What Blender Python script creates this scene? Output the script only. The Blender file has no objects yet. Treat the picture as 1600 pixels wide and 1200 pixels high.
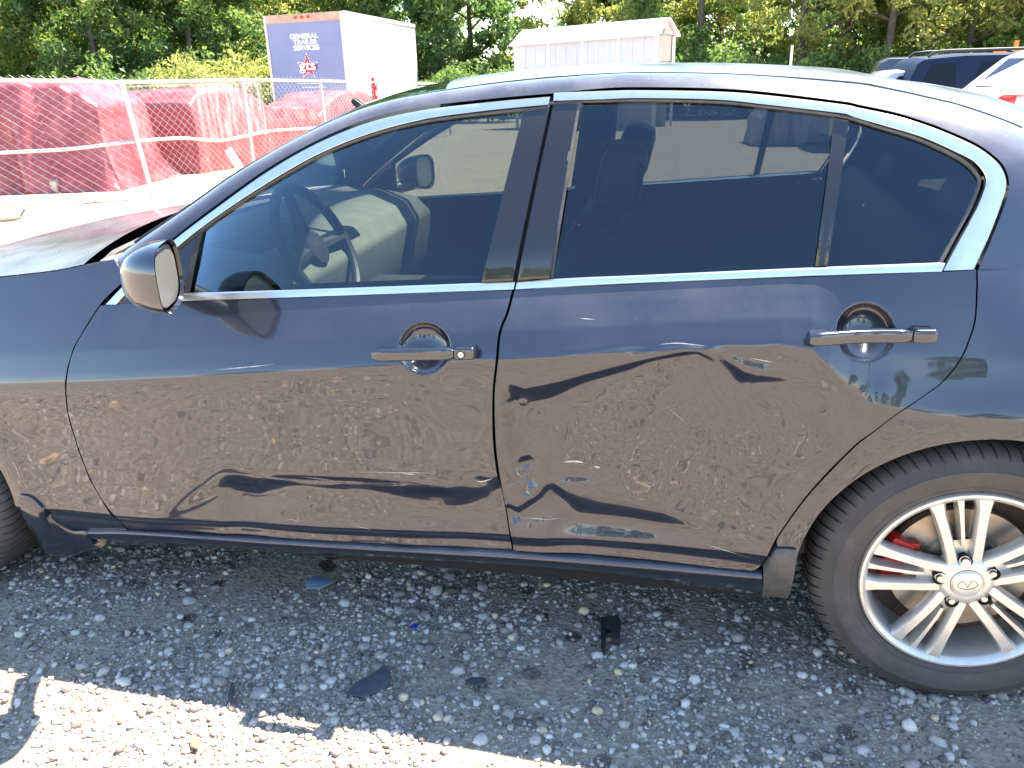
import bpy, bmesh, math, random
import numpy as np
from mathutils import Vector, Matrix, noise
random.seed(7); rng = np.random.default_rng(7)
SC = bpy.context.scene
COL = SC.collection
PI = math.pi

# ------------------------------------------------------------------ camera
CX, CY, CZ = -0.6863, -1.6878, 1.4267
YAW, PIT, ROL, FPX = -0.2043, 0.3687, -0.0286, 1261.73
_F = np.array([math.sin(YAW)*math.cos(PIT), math.cos(YAW)*math.cos(PIT), -math.sin(PIT)])
_R0 = np.array([math.cos(YAW), -math.sin(YAW), 0.0]); _U0 = np.cross(_R0, _F)
_R = _R0*math.cos(ROL)+_U0*math.sin(ROL); _U = -_R0*math.sin(ROL)+_U0*math.cos(ROL)
_C = np.array([CX, CY, CZ])
cd = bpy.data.cameras.new('camera'); cam = bpy.data.objects.new('camera', cd); COL.objects.link(cam)
cd.sensor_width = 36.0; cd.lens = FPX/1600*36; cd.clip_start = 0.05; cd.clip_end = 2000
cam.matrix_world = Matrix(((_R[0], _U[0], -_F[0], CX), (_R[1], _U[1], -_F[1], CY), (_R[2], _U[2], -_F[2], CZ), (0, 0, 0, 1)))
SC.camera = cam

# ------------------------------------------------------------------ light
SUN = Vector((0.36, 0.36, 1.0)).normalized()
EL = math.asin(SUN.z); AZ = math.atan2(SUN.x, SUN.y)
w = bpy.data.worlds.new('World'); SC.world = w; w.use_nodes = True
nt = w.node_tree; bg = nt.nodes['Background']
sky = nt.nodes.new('ShaderNodeTexSky'); sky.sky_type = 'NISHITA'; sky.sun_disc = False
sky.sun_elevation = EL; sky.sun_rotation = AZ; sky.air_density = 1.0; sky.dust_density = 0.1; sky.ozone_density = 2.1
nt.links.new(sky.outputs[0], bg.inputs[0]); bg.inputs[1].default_value = 0.10
sl = bpy.data.lights.new('sun', 'SUN'); so = bpy.data.objects.new('sun', sl); COL.objects.link(so)
sl.energy = 5.0; sl.angle = math.radians(0.55); sl.color = (1.0, 0.90, 0.77)
so.rotation_euler = SUN.to_track_quat('Z', 'Y').to_euler(); so.location = (5, 5, 20)
SC.view_settings.view_transform = 'Standard'; SC.view_settings.look = 'None'
SC.view_settings.exposure = 2.58; SC.view_settings.gamma = 1.0
SC.cycles.max_bounces = 10; SC.cycles.transparent_max_bounces = 16; SC.cycles.glossy_bounces = 4
SC.cycles.caustics_reflective = False; SC.cycles.caustics_refractive = False

# ------------------------------------------------------------------ pixel helpers (photo is 1600 x 1200)
def ray(u, v): return _F+_R*(u-800)/FPX-_U*(v-600)/FPX
def aty(u, v, y):
    d = ray(u, v); return _C+d*((y-CY)/d[1])
GS, GY0 = 0.019, 1.9
def gz(x, y): return -GS*max(0.0, y-GY0) if y < 120 else -GS*(120-GY0)
def gnd(u, v, h=0.0):
    d = ray(u, v); p = _C+d*((h-CZ)/d[2])
    if p[1] > GY0 or d[2] >= 0:
        t = (h-GS*(CY-GY0)-CZ)/(d[2]+GS*d[1]); p = _C+d*t
    return p
def proj(P):
    d = np.asarray(P, float)-_C; z = d@_F
    return 800+FPX*(d@_R)/z, 600-FPX*(d@_U)/z

# ------------------------------------------------------------------ object helpers
def tag(o, label=None, cat=None, group=None, kind=None):
    if label: o['label'] = label
    if cat: o['category'] = cat
    if group: o['group'] = group
    if kind: o['kind'] = kind
    return o
def thing(name, label, cat, loc=(0, 0, 0), rz=0.0, group=None):
    o = bpy.data.objects.new(name, None); COL.objects.link(o); o.empty_display_size = 0.2
    o.location = loc; o.rotation_euler = (0, 0, rz)
    return tag(o, label, cat, group)
def link(name, me, mat, parent=None, world=False):
    o = bpy.data.objects.new(name, me); COL.objects.link(o)
    if mat and not me.materials: me.materials.append(mat)
    if parent:
        o.parent = parent
        if world: o.matrix_parent_inverse = WINV[parent.name]
    return o
WINV = {}
def mesh(name, V, Fc, smooth=True, sharp=None):
    me = bpy.data.meshes.new(name)
    V = np.asarray(V, dtype=np.float32).reshape(-1, 3)
    me.from_pydata([tuple(map(float, v)) for v in V], [], [tuple(int(i) for i in f) for f in Fc])
    if smooth:
        me.polygons.foreach_set('use_smooth', [True]*len(me.polygons))
        if sharp: me.set_sharp_from_angle(angle=math.radians(sharp))
    me.update(); return me
class MB:
    """collects simple shapes; build() links them as one mesh object"""
    def __init__(s): s.v = []; s.f = []
    def add(s, V, Fc):
        n = len(s.v); s.v += [tuple(map(float, p)) for p in V]; s.f += [tuple(i+n for i in f) for f in Fc]; return s
    def box(s, c, d, rz=0.0, rot=None, taper=1.0):
        m = rot if rot is not None else Matrix.Rotation(rz, 3, 'Z')
        P = []
        for sz in (-1, 1):
            k = taper if sz > 0 else 1.0
            for sx, sy in ((-1, -1), (1, -1), (1, 1), (-1, 1)):
                P.append(Vector(c)+m@Vector((sx*d[0]/2*k, sy*d[1]/2*k, sz*d[2]/2)))
        return s.add(P, [(3, 2, 1, 0), (4, 5, 6, 7), (0, 1, 5, 4), (1, 2, 6, 5), (2, 3, 7, 6), (3, 0, 4, 7)])
    def tube(s, pts, r, n=8, cap=True):
        pts = [Vector(p) for p in pts]; rr = r if hasattr(r, '__len__') else [r]*len(pts)
        P = []; Fc = []; up = None
        for i, p in enumerate(pts):
            t = (pts[min(i+1, len(pts)-1)]-pts[max(i-1, 0)]).normalized()
            if up is None:
                up = Vector((0, 0, 1)) if abs(t.z) < 0.9 else Vector((1, 0, 0))
            a = t.cross(up).normalized(); b = a.cross(t).normalized(); up = b
            for k in range(n):
                q = 2*PI*k/n; P.append(p+(a*math.cos(q)+b*math.sin(q))*rr[i])
        for i in range(len(pts)-1):
            for k in range(n):
                Fc.append((i*n+k, i*n+(k+1) % n, (i+1)*n+(k+1) % n, (i+1)*n+k))
        if cap:
            Fc.append(tuple(range(n-1, -1, -1))); Fc.append(tuple((len(pts)-1)*n+k for k in range(n)))
        return s.add(P, Fc)
    def prism(s, poly, ext):
        """poly: list of 3D points, ext: extrusion vector"""
        n = len(poly); e = Vector(ext); A = [Vector(p) for p in poly]; B = [p+e for p in A]
        return s.add(A+B, [tuple(range(n-1, -1, -1)), tuple(range(n, 2*n))]+[(i, (i+1) % n, n+(i+1) % n, n+i) for i in range(n)])
    def lathe(s, prof, axis_o, axis_d=(0, 1, 0), n=48, close=False):
        """prof: list of (radius, along)"""
        d = Vector(axis_d).normalized(); a = d.orthogonal().normalized(); b = d.cross(a)
        m = len(prof); P = []; Fc = []
        for k in range(n):
            q = 2*PI*k/n; e = a*math.cos(q)+b*math.sin(q)
            for r, h in prof: P.append(Vector(axis_o)+e*r+d*h)
        for k in range(n):
            k2 = (k+1) % n
            for j in range(m-1 if not close else m):
                j2 = (j+1) % m; Fc.append((k*m+j, k*m+j2, k2*m+j2, k2*m+j))
        return s.add(P, Fc)
    def build(s, name, mat, parent=None, smooth=True, sharp=35, world=False, bevel=0.0):
        me = mesh(name, s.v, s.f, smooth, sharp)
        bm = bmesh.new(); bm.from_mesh(me); bmesh.ops.recalc_face_normals(bm, faces=bm.faces)
        if bevel:
            bmesh.ops.bevel(bm, geom=[e for e in bm.edges if len(e.link_faces) == 2 and e.calc_face_angle(0) > 0.5], offset=bevel, segments=2, affect='EDGES', profile=0.6)
        bm.to_mesh(me); bm.free()
        if smooth: me.polygons.foreach_set('use_smooth', [True]*len(me.polygons)); me.set_sharp_from_angle(angle=math.radians(sharp))
        return link(name, me, mat, parent, world)
def copy_tree(o, parent=None):
    c = o.copy(); COL.objects.link(c); c.parent = parent
    for ch in o.children: copy_tree(ch, c)
    return c

# ------------------------------------------------------------------ materials
def lin(r, g, b): return tuple(((c/255/12.92) if c/255 <= .04045 else ((c/255+.055)/1.055)**2.4) for c in (r, g, b))+(1,)
def mat(name, col, rough=0.6, metal=0.0, coat=0.0, spec=0.5, **kw):
    m = bpy.data.materials.new(name); m.use_nodes = True; p = m.node_tree.nodes['Principled BSDF']
    p.inputs['Base Color'].default_value = (*col[:3], 1); p.inputs['Roughness'].default_value = rough
    p.inputs['Metallic'].default_value = metal; p.inputs['Coat Weight'].default_value = coat
    p.inputs['Specular IOR Level'].default_value = spec
    for k, v in kw.items(): p.inputs[k.replace('_', ' ')].default_value = v
    return m
def N(m, t, **kw):
    n = m.node_tree.nodes.new(t)
    for k, v in kw.items():
        if k in n.inputs: n.inputs[k].default_value = v
        else: setattr(n, k, v)
    return n
def L(m, a, b): m.node_tree.links.new(a, b)
def ramp(m, fac, stops):
    r = N(m, 'ShaderNodeValToRGB'); e = r.color_ramp.elements
    while len(e) < len(stops): e.new(0.5)
    for i, (p, c) in enumerate(stops): e[i].position = p; e[i].color = (*c[:3], 1)
    L(m, fac, r.inputs[0]); return r.outputs[0]
def noise_tex(m, scale, detail=4, rough=0.6, vec=None, obj=True):
    n = N(m, 'ShaderNodeTexNoise'); n.inputs['Scale'].default_value = scale; n.inputs['Detail'].default_value = detail; n.inputs['Roughness'].default_value = rough
    if vec is None:
        t = N(m, 'ShaderNodeTexCoord'); vec = t.outputs['Object' if obj else 'Generated']
    L(m, vec, n.inputs['Vector']); return n
def mixc(m, fac, a, b):
    x = N(m, 'ShaderNodeMix', data_type='RGBA')
    for s, v in ((0, fac), (6, a), (7, b)):
        if hasattr(v, 'links'): L(m, v, x.inputs[s])
        else: x.inputs[s].default_value = v if s == 0 else (*v[:3], 1)
    return x.outputs[2]
def grained(name, c1, c2, scale=8, rough=0.6, bump=0.0, bscale=None, **kw):
    m = mat(name, c1, rough, **kw); p = m.node_tree.nodes['Principled BSDF']
    n = noise_tex(m, scale); L(m, ramp(m, n.outputs[0], [(0.3, c1), (0.7, c2)]), p.inputs['Base Color'])
    if bump:
        b = N(m, 'ShaderNodeBump'); b.inputs['Strength'].default_value = bump; b.inputs['Distance'].default_value = 0.02
        n2 = noise_tex(m, bscale or scale*6); L(m, n2.outputs[0], b.inputs['Height']); L(m, b.outputs[0], p.inputs['Normal'])
    return m

def make_paint(name, col, dust=True, metal=0.55, rough=0.34, coat=1.0, dcol=(0.30, 0.28, 0.26)):
    m = mat(name, col, rough, metal, coat); p = m.node_tree.nodes['Principled BSDF']
    p.inputs['Coat Roughness'].default_value = 0.025; p.inputs['Coat IOR'].default_value = 1.60
    if dust:
        # dusty film on sky-facing faces, strengthened as painted sun glare, dried spots and fine scratches
        geo = N(m, 'ShaderNodeNewGeometry'); sep = N(m, 'ShaderNodeSeparateXYZ'); L(m, geo.outputs['Normal'], sep.inputs[0])
        up = N(m, 'ShaderNodeMapRange'); up.inputs[1].default_value = 0.34; up.inputs[2].default_value = 0.9; up.inputs[3].default_value = 0.0; up.inputs[4].default_value = 0.55
        L(m, sep.outputs['Z'], up.inputs[0])
        n1 = noise_tex(m, 5, 5, 0.65); r1 = N(m, 'ShaderNodeMapRange'); r1.inputs[1].default_value = .35; r1.inputs[2].default_value = .75; r1.inputs[3].default_value = .35; r1.inputs[4].default_value = 1.0
        L(m, n1.outputs[0], r1.inputs[0])
        mu = N(m, 'ShaderNodeMath', operation='MULTIPLY'); L(m, up.outputs[0], mu.inputs[0]); L(m, r1.outputs[0], mu.inputs[1])
        n2 = noise_tex(m, 160, 2, 0.5); r2 = N(m, 'ShaderNodeMapRange'); r2.inputs[1].default_value = .70; r2.inputs[2].default_value = .76; r2.inputs[3].default_value = 0; r2.inputs[4].default_value = .55
        L(m, n2.outputs[0], r2.inputs[0])
        mu2 = N(m, 'ShaderNodeMath', operation='MULTIPLY'); L(m, r2.outputs[0], mu2.inputs[0]); L(m, up.outputs[0], mu2.inputs[1])
        ad = N(m, 'ShaderNodeMath', operation='ADD', use_clamp=True); L(m, mu.outputs[0], ad.inputs[0]); L(m, mu2.outputs[0], ad.inputs[1])
        base = N(m, 'ShaderNodeMath', operation='ADD', use_clamp=True); L(m, ad.outputs[0], base.inputs[0]); base.inputs[1].default_value = 0.015
        L(m, mixc(m, base.outputs[0], col, dcol), p.inputs['Base Color'])
        mm = N(m, 'ShaderNodeMapRange'); mm.inputs[3].default_value = metal; mm.inputs[4].default_value = 0.0; mm.inputs[2].default_value = .6; L(m, base.outputs[0], mm.inputs[0]); L(m, mm.outputs[0], p.inputs['Metallic'])
        cr = N(m, 'ShaderNodeMapRange'); cr.inputs[3].default_value = .02; cr.inputs[4].default_value = 0.30; cr.inputs[2].default_value = .6; L(m, base.outputs[0], cr.inputs[0]); L(m, cr.outputs[0], p.inputs['Coat Roughness'])
    return m
M = {}
M['paint'] = make_paint('sedan_paint', (0.011, 0.016, 0.034), metal=0.5, rough=0.28)
M['black_gloss'] = mat('black_gloss', (0.012, 0.012, 0.014), 0.12, coat=0.6)
M['chrome'] = mat('chrome', (0.72, 0.74, 0.76), 0.09, 1.0)
M['satin_chrome'] = grained('satin_chrome', (0.80, 0.80, 0.79), (0.72, 0.73, 0.73), 30, 0.30, metal=1.0)
M['rubber'] = grained('rubber', (0.018, 0.018, 0.018), (0.035, 0.034, 0.032), 20, 0.7)
M['trim'] = grained('grey_trim', (0.05, 0.05, 0.05), (0.10, 0.095, 0.09), 30, 0.55)
M['dark'] = mat('dark_void', (0.008, 0.008, 0.009), 0.9)
M['plastic'] = grained('black_plastic', (0.022, 0.022, 0.024), (0.04, 0.04, 0.042), 25, 0.45)
M['interior'] = grained('interior_plastic', (0.022, 0.022, 0.025), (0.034, 0.033, 0.034), 12, 0.55)
M['leather'] = grained('leather', (0.018, 0.018, 0.020), (0.03, 0.029, 0.03), 15, 0.45)
M['headliner'] = mat('headliner', (0.30, 0.29, 0.27), 0.9)
M['red'] = mat('red_plastic', (0.45, 0.02, 0.02), 0.35)
M['caliper'] = mat('red_caliper', (0.42, 0.015, 0.012), 0.4)
M['white'] = grained('white_paint', (0.75, 0.75, 0.75), (0.66, 0.66, 0.65), 2, 0.4)
def glass(name, tint, refl_rough=0.0, dirt=0.03, ior=1.64):
    m = bpy.data.materials.new(name); m.use_nodes = True; nt = m.node_tree; nt.nodes.remove(nt.nodes['Principled BSDF'])
    out = nt.nodes['Material Output']
    tr = N(m, 'ShaderNodeBsdfTransparent', Color=(*tint, 1)); gl = N(m, 'ShaderNodeBsdfGlossy', Color=(.66, .88, 1, 1), Roughness=refl_rough)
    fr = N(m, 'ShaderNodeFresnel', IOR=ior); mx = N(m, 'ShaderNodeMixShader'); L(m, fr.outputs[0], mx.inputs[0]); L(m, tr.outputs[0], mx.inputs[1]); L(m, gl.outputs[0], mx.inputs[2])
    di = N(m, 'ShaderNodeBsdfDiffuse', Color=(.5, .47, .43, 1)); mx2 = N(m, 'ShaderNodeMixShader')
    n = noise_tex(m, 6, 6, .7); r = N(m, 'ShaderNodeMapRange'); r.inputs[1].default_value = .3; r.inputs[2].default_value = .8; r.inputs[3].default_value = dirt*.3; r.inputs[4].default_value = dirt
    L(m, n.outputs[0], r.inputs[0])
    n3 = noise_tex(m, 130, 2, .5); r3 = N(m, 'ShaderNodeMapRange'); r3.inputs[1].default_value = .74; r3.inputs[2].default_value = .80; r3.inputs[3].default_value = 0; r3.inputs[4].default_value = .18
    L(m, n3.outputs[0], r3.inputs[0]); ad = N(m, 'ShaderNodeMath', operation='ADD', use_clamp=True); L(m, r.outputs[0], ad.inputs[0]); L(m, r3.outputs[0], ad.inputs[1])
    L(m, ad.outputs[0], mx2.inputs[0]); L(m, mx.outputs[0], mx2.inputs[1]); L(m, di.outputs[0], mx2.inputs[2]); L(m, mx2.outputs[0], out.inputs[0])
    return m
M['tint_glass'] = glass('tinted_glass', (0.34, 0.38, 0.36), dirt=0.009)
M['dark_glass'] = glass('dark_tinted_glass', (0.26, 0.29, 0.29), dirt=0.009)
M['clear_glass'] = glass('windscreen_glass', (0.72, 0.82, 0.74), dirt=0.009, ior=1.38)
M['car_glass'] = mat('far_car_glass', (0.006, 0.008, 0.012), 0.08, 0, 0.0, 0.25)
M['dash'] = grained('dash_top', (0.13, 0.125, 0.105), (0.17, 0.165, 0.14), 14, 0.7)
def grid_faces(n, m, o=0): return [(o+i*m+j, o+(i+1)*m+j, o+(i+1)*m+j+1, o+i*m+j+1) for i in range(n-1) for j in range(m-1)]
# ------------------------------------------------------------------ ground
gm = mat('gravel_ground', (.25, .23, .21), .95); p = gm.node_tree.nodes['Principled BSDF']; p.inputs['Specular IOR Level'].default_value = .15
tc = N(gm, 'ShaderNodeTexCoord')
nA = noise_tex(gm, 1.3, 6, .65, tc.outputs['Object']); nB = noise_tex(gm, 26, 5, .7, tc.outputs['Object'])
vo = N(gm, 'ShaderNodeTexVoronoi', feature='F1'); vo.inputs['Scale'].default_value = 75; L(gm, tc.outputs['Object'], vo.inputs['Vector'])
vo2 = N(gm, 'ShaderNodeTexVoronoi', feature='F1'); vo2.inputs['Scale'].default_value = 8.5; L(gm, tc.outputs['Object'], vo2.inputs['Vector'])
c1 = ramp(gm, nA.outputs[0], [(.3, (0.301, 0.242, 0.182)), (.55, (0.429, 0.346, 0.262)), (.75, (0.499, 0.408, 0.310))])
c2 = ramp(gm, nB.outputs[0], [(.3, (0.203, 0.161, 0.125)), (.6, (0.443, 0.365, 0.283)), (.8, (0.612, 0.507, 0.399))])
c3 = ramp(gm, vo.outputs['Color'], [(0, (0.146, 0.118, 0.093)), (.5, (0.358, 0.291, 0.220)), (1, (0.698, 0.639, 0.527))])
mx = mixc(gm, .5, c1, c2); mx = mixc(gm, .42, mx, c3)
# scattered darker bits (leaves, bark) that read at a distance
sp = ramp(gm, vo2.outputs['Distance'], [(.0, (.12, .10, .08)), (.16, (.2, .18, .15)), (.24, (1, 1, 1))])
nC = noise_tex(gm, .6, 3, .6, tc.outputs['Object']); rr = ramp(gm, nC.outputs[0], [(.38, (1, 1, 1)), (.56, (.12, .12, .12))])
mxx = N(gm, 'ShaderNodeMix', data_type='RGBA', blend_type='LIGHTEN'); mxx.inputs[0].default_value = 1; L(gm, sp, mxx.inputs[6]); L(gm, rr, mxx.inputs[7])
mu = N(gm, 'ShaderNodeMix', data_type='RGBA', blend_type='MULTIPLY'); mu.inputs[0].default_value = .9; L(gm, mx, mu.inputs[6]); L(gm, mxx.outputs[2], mu.inputs[7])
vo3 = N(gm, 'ShaderNodeTexVoronoi', feature='F1'); vo3.inputs['Scale'].default_value = 31; L(gm, tc.outputs['Object'], vo3.inputs['Vector']); sp3 = ramp(gm, vo3.outputs['Distance'], [(.08, (.25, .22, .18)), (.20, (.96, .95, .93))])
mu3 = N(gm, 'ShaderNodeMix', data_type='RGBA', blend_type='MULTIPLY'); mu3.inputs[0].default_value = .85; L(gm, mu.outputs[2], mu3.inputs[6]); L(gm, sp3, mu3.inputs[7]); L(gm, mu3.outputs[2], p.inputs['Base Color'])
hh = N(gm, 'ShaderNodeMath', operation='ADD'); nD = noise_tex(gm, 140, 4, .7, tc.outputs['Object']); L(gm, nD.outputs[0], hh.inputs[0]); L(gm, vo.outputs['Distance'], hh.inputs[1])
b = N(gm, 'ShaderNodeBump', Strength=.8, Distance=.008); L(gm, hh.outputs[0], b.inputs['Height']); L(gm, b.outputs[0], p.inputs['Normal'])
xs = np.unique(np.r_[np.linspace(-500, -20, 14), np.linspace(-20, 20, 60), np.linspace(20, 500, 14)]); ys = np.unique(np.r_[np.linspace(-400, -10, 12), np.linspace(-10, GY0, 20), np.linspace(GY0, 60, 40), 90, 120, 300, 700])
V = []
for x in xs:
    for y in ys:
        far = 1 if y > 5 else 0
        V.append((x, y, gz(x, y)+far*.05*noise.noise(Vector((x*.22, y*.22, 1)))))
g = link('ground', mesh('ground', V, grid_faces(len(xs), len(ys))), gm); tag(g, 'pale gravel lot stretching back to the tree line', kind='structure')

# gravel: real stones round the sedan, one mesh
def ico():
    t = (1+5**.5)/2; v = np.array([(-1, t, 0), (1, t, 0), (-1, -t, 0), (1, -t, 0), (0, -1, t), (0, 1, t), (0, -1, -t), (0, 1, -t), (t, 0, -1), (t, 0, 1), (-t, 0, -1), (-t, 0, 1)], float); v /= np.linalg.norm(v[0])
    f = np.array([(0, 11, 5), (0, 5, 1), (0, 1, 7), (0, 7, 10), (0, 10, 11), (1, 5, 9), (5, 11, 4), (11, 10, 2), (10, 7, 6), (7, 1, 8), (3, 9, 4), (3, 4, 2), (3, 2, 6), (3, 6, 8), (3, 8, 9), (4, 9, 5), (2, 4, 11), (6, 2, 10), (8, 6, 7), (9, 8, 1)]); return v, f
IV, IF = ico()
def stones(name, xy, size, cols, m, smooth=True):
    n = len(xy); sc = size[:, None]*rng.uniform(.65, 1.25, (n, 3)); sc[:, 2] *= rng.uniform(.45, .8, n)
    jit = 1+rng.uniform(-.28, .28, (n, 12, 1)); v = IV[None]*jit*sc[:, None, :]
    a = rng.uniform(0, 2*PI, n); c, s = np.cos(a)[:, None], np.sin(a)[:, None]
    tl = rng.uniform(-.35, .35, n)[:, None]; x = v[..., 0]*np.cos(tl)+v[..., 2]*np.sin(tl); z = -v[..., 0]*np.sin(tl)+v[..., 2]*np.cos(tl); y = v[..., 1]
    X = x*c-y*s+xy[:, :1]; Y = x*s+y*c+xy[:, 1:2]; Z = z+sc[:, 2:3]*rng.uniform(.1, .6, n)[:, None]
    V = np.stack([X, Y, Z], -1).reshape(-1, 3).astype(np.float32); Fc = (IF[None]+12*np.arange(n)[:, None, None]).reshape(-1)
    me = bpy.data.meshes.new(name); me.vertices.add(len(V)); me.vertices.foreach_set('co', V.ravel()); nf = n*20
    me.loops.add(nf*3); me.loops.foreach_set('vertex_index', Fc.astype(np.int32)); me.polygons.add(nf); me.polygons.foreach_set('loop_start', np.arange(nf, dtype=np.int32)*3)
    me.polygons.foreach_set('use_smooth', np.full(nf, smooth))
    at = me.attributes.new('tone', 'FLOAT', 'POINT'); at.data.foreach_set('value', np.repeat(cols, 12).astype(np.float32))
    me.update(); me.validate(); return link(name, me, m)
sm = mat('stones', (.3, .3, .3), .85); p = sm.node_tree.nodes['Principled BSDF']; p.inputs['Specular IOR Level'].default_value = .25
at = N(sm, 'ShaderNodeAttribute', attribute_name='tone')
cr = ramp(sm, at.outputs['Fac'], [(0, (0.109, 0.092, 0.079)), (.25, (0.231, 0.198, 0.169)), (.5, (0.375, 0.325, 0.277)), (.75, (0.551, 0.480, 0.404)), (.93, (0.742, 0.650, 0.555)), (1, (0.763, 0.570, 0.357))])
nn = noise_tex(sm, 90, 3, .6); mu = N(sm, 'ShaderNodeMix', data_type='RGBA', blend_type='MULTIPLY'); mu.inputs[0].default_value = .55; L(sm, cr, mu.inputs[6]); L(sm, ramp(sm, nn.outputs[0], [(.3, (.55, .55, .55)), (.7, (1.15, 1.15, 1.15))]), mu.inputs[7]); L(sm, mu.outputs[2], p.inputs['Base Color'])
M['stones'] = sm
def field(n, x0, x1, y0, y1):
    P = rng.uniform((x0, y0), (x1, y1), (int(n*1.7), 2)); nz = np.array([noise.noise(Vector((a*1.7, b_*1.7, 4)))+.5*noise.noise(Vector((a*6, b_*6, 9))) for a, b_ in P])
    k = rng.uniform(-.5, .5, len(P)) < nz*1.25+.06; return P[k][:n]
P1 = field(50000, -3.1, .75, -.75, .55); P2 = field(26000, -4.2, 1.6, -3.2, -.75); P3 = field(9000, -4.0, 1.2, .5, 2.6)
P = np.vstack([P1, P2, P3]); n = len(P)
sz = np.exp(rng.normal(math.log(.0035), .58, n)); sz[len(P1):] *= 1.5; sz = np.clip(sz, .0016, .019); kk = rng.uniform(0, 1, n) < .012; sz[kk] = rng.uniform(.008, .016, kk.sum())
tone = np.clip(rng.beta(2.1, 2.0, n), 0, .93); k = rng.uniform(0, 1, n) < .03; tone[k] = 1.0
tag(stones('gravel', P, sz, tone, sm), 'loose grey gravel scattered over the ground round the sedan', kind='stuff')
# larger stones that can be picked out
def stone(u, v, wpx, tone, label, i):
    q = gnd(u, v); o = stones('stone', np.array([[0., 0.]]), np.array([wpx/1450]), np.array([tone]), sm, True)
    md = o.modifiers.new('s', 'SUBSURF'); md.levels = 1; md.render_levels = 2; o.location = (q[0], q[1], 0)
    tag(o, label, 'stone', 'larger stones on the gravel' if 'pale grey' in label else None)
stone(70, 958, 13, 1.0, 'yellowish rounded stone lying in the shade by the front tyre', 0)
stone(233, 1170, 24, .98, 'tan flat stone with a bright top lying in the sun', 1)
for u, v, s, t in ((277, 1002, 16, .7), (347, 1024, 20, .85), (190, 878, 14, .8), (335, 874, 18, .85), (314, 1081, 18, .85), (505, 915, 12, .8), (745, 952, 14, .8), (700, 1125, 26, .72), (836, 1158, 28, .7), (797, 1140, 20, .62), (1133, 1139, 22, .85), (1022, 1090, 16, .75), (1120, 1083, 18, .65), (1158, 1105, 22, .6), (615, 1130, 20, .6), (1043, 978, 22, .6), (424, 1072, 14, .7),
                     (620, 1146, 22, .95), (448, 1128, 18, .93), (512, 1128, 24, .62), (560, 1168, 20, .9), (840, 1185, 20, .75), (900, 1150, 14, .8), (470, 940, 13, .7), (246, 912, 14, .8), (425, 1000, 14, .75), (1195, 972, 14, .8), (880, 922, 12, .8)):
    stone(u, v, s, t, 'pale grey stone lying loose on the gravel', 2)
# broken plastic and other litter
def shard(px, name, label, m, th=.006, lift=.006, curl=.0):
    Q = [gnd(u, v) for u, v in px]; c = np.mean(Q, 0); mb = MB(); poly = [(q[0]-c[0], q[1]-c[1], lift+curl*noise.noise(Vector((q[0]*30, q[1]*30, 0)))) for q in Q]
    mb.prism(poly, (0, 0, th)); o = mb.build(name, m, bevel=.0012); o.location = (c[0], c[1], 0); return tag(o, label, 'debris')
M['shard'] = grained('dark_shard', (.045, .052, .062), (.08, .085, .095), 60, .6)
shard([(540, 1091), (556, 1074), (585, 1057), (600, 1046), (610, 1062), (607, 1078), (585, 1088), (566, 1096)], 'plastic_shard', 'large dark angular shard of plastic lying on shaded gravel', M['shard'], .004, .012, .01)
shard([(726, 1071), (740, 1064), (758, 1066), (761, 1074), (742, 1080)], 'plastic_shard', 'small dark cupped scrap of plastic near the sunlit patch', M['shard'], .006, .012, .01)
o = shard([(938, 976), (966, 974), (970, 985), (968, 1012), (956, 1010), (955, 992), (946, 990), (945, 1026), (939, 1026)], 'broken_bracket', 'black broken plastic bracket lying under the rear door', M['plastic'], .02, .006, .012)
shard([(641, 985), (648, 980), (655, 982), (652, 988), (643, 988)], 'blue_scrap', 'tiny bright blue scrap on the gravel', mat('blue_scrap', (.02, .05, .35), .4), .003, .012)
shard([(476, 915), (498, 907), (520, 910), (527, 914), (505, 926), (480, 925)], 'clear_shard', 'bluish clear plastic shard on the shaded gravel beside the sill', mat('clear_plastic', (.25, .32, .42), .15, coat=.5), .003, .014, .01)
shard([(362, 1073), (368, 1074), (366, 1096), (359, 1112), (357, 1096)], 'bark_strip', 'thin grey strip of bark lying at the shadow edge', M['trim'], .004, .012)
shard([(300, 1160), (314, 1162), (310, 1178), (299, 1174)], 'wood_chip', 'brown wood chip lying in the sunlit gravel', mat('wood_chip', (.22, .13, .07), .8), .008, .008)
# ------------------------------------------------------------------ damaged sedan
W0 = 0.856                       # y of the sedan's centre plane; near body side lies around y = 0
CRX = np.array([-3.7, -2.45, -2.21, -1.07, -0.46, -0.40, -0.36, -0.32, -0.28, -0.10, 0.10, 1.1]); CRZ = np.array([0.62, 0.690, 0.712, 0.828, 0.888, 0.880, 0.845, 0.795, 0.765, 0.752, 0.748, 0.80])
def zc(x): return np.interp(x, CRX, CRZ)
def zb(x): return np.interp(x, [-3.7, -1.80, -1.03, -0.15, 1.1], [0.80, 0.932, 0.975, 1.032, 1.06])
def zl(x): return np.interp(x, [-3.7, -2.1, -1.05, -0.4, 1.1], [0.31, 0.318, 0.362, 0.372, 0.38])
_q = np.arange(0, 3.001, 0.005)
_pq = np.interp(_q, [0, .35, .68, .85, .93, .99, 1.05, 1.3, 1.6, 1.9, 1.985, 2.10, 2.4, 2.75, 3.0],
                [.045, .022, .004, .002, -.004, -.012, -.010, -.011, -.016, -.0265, -.029, -.0225, -.003, .026, .048])
_k = np.exp(-0.5*(np.arange(-10, 11)/4.4)**2); _k /= _k.sum()
_pq = np.convolve(np.pad(_pq, 10, mode='reflect', reflect_type='odd'), _k, mode='valid')
def base(x):
    x = np.asarray(x, float)
    b = np.where(x < -1.5, 0.035*((-1.5-x)/1.2)**2, 0.0)
    return b+np.where(x > 0.3, 0.10*((x-0.3)/0.8)**2, 0.0)
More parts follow.
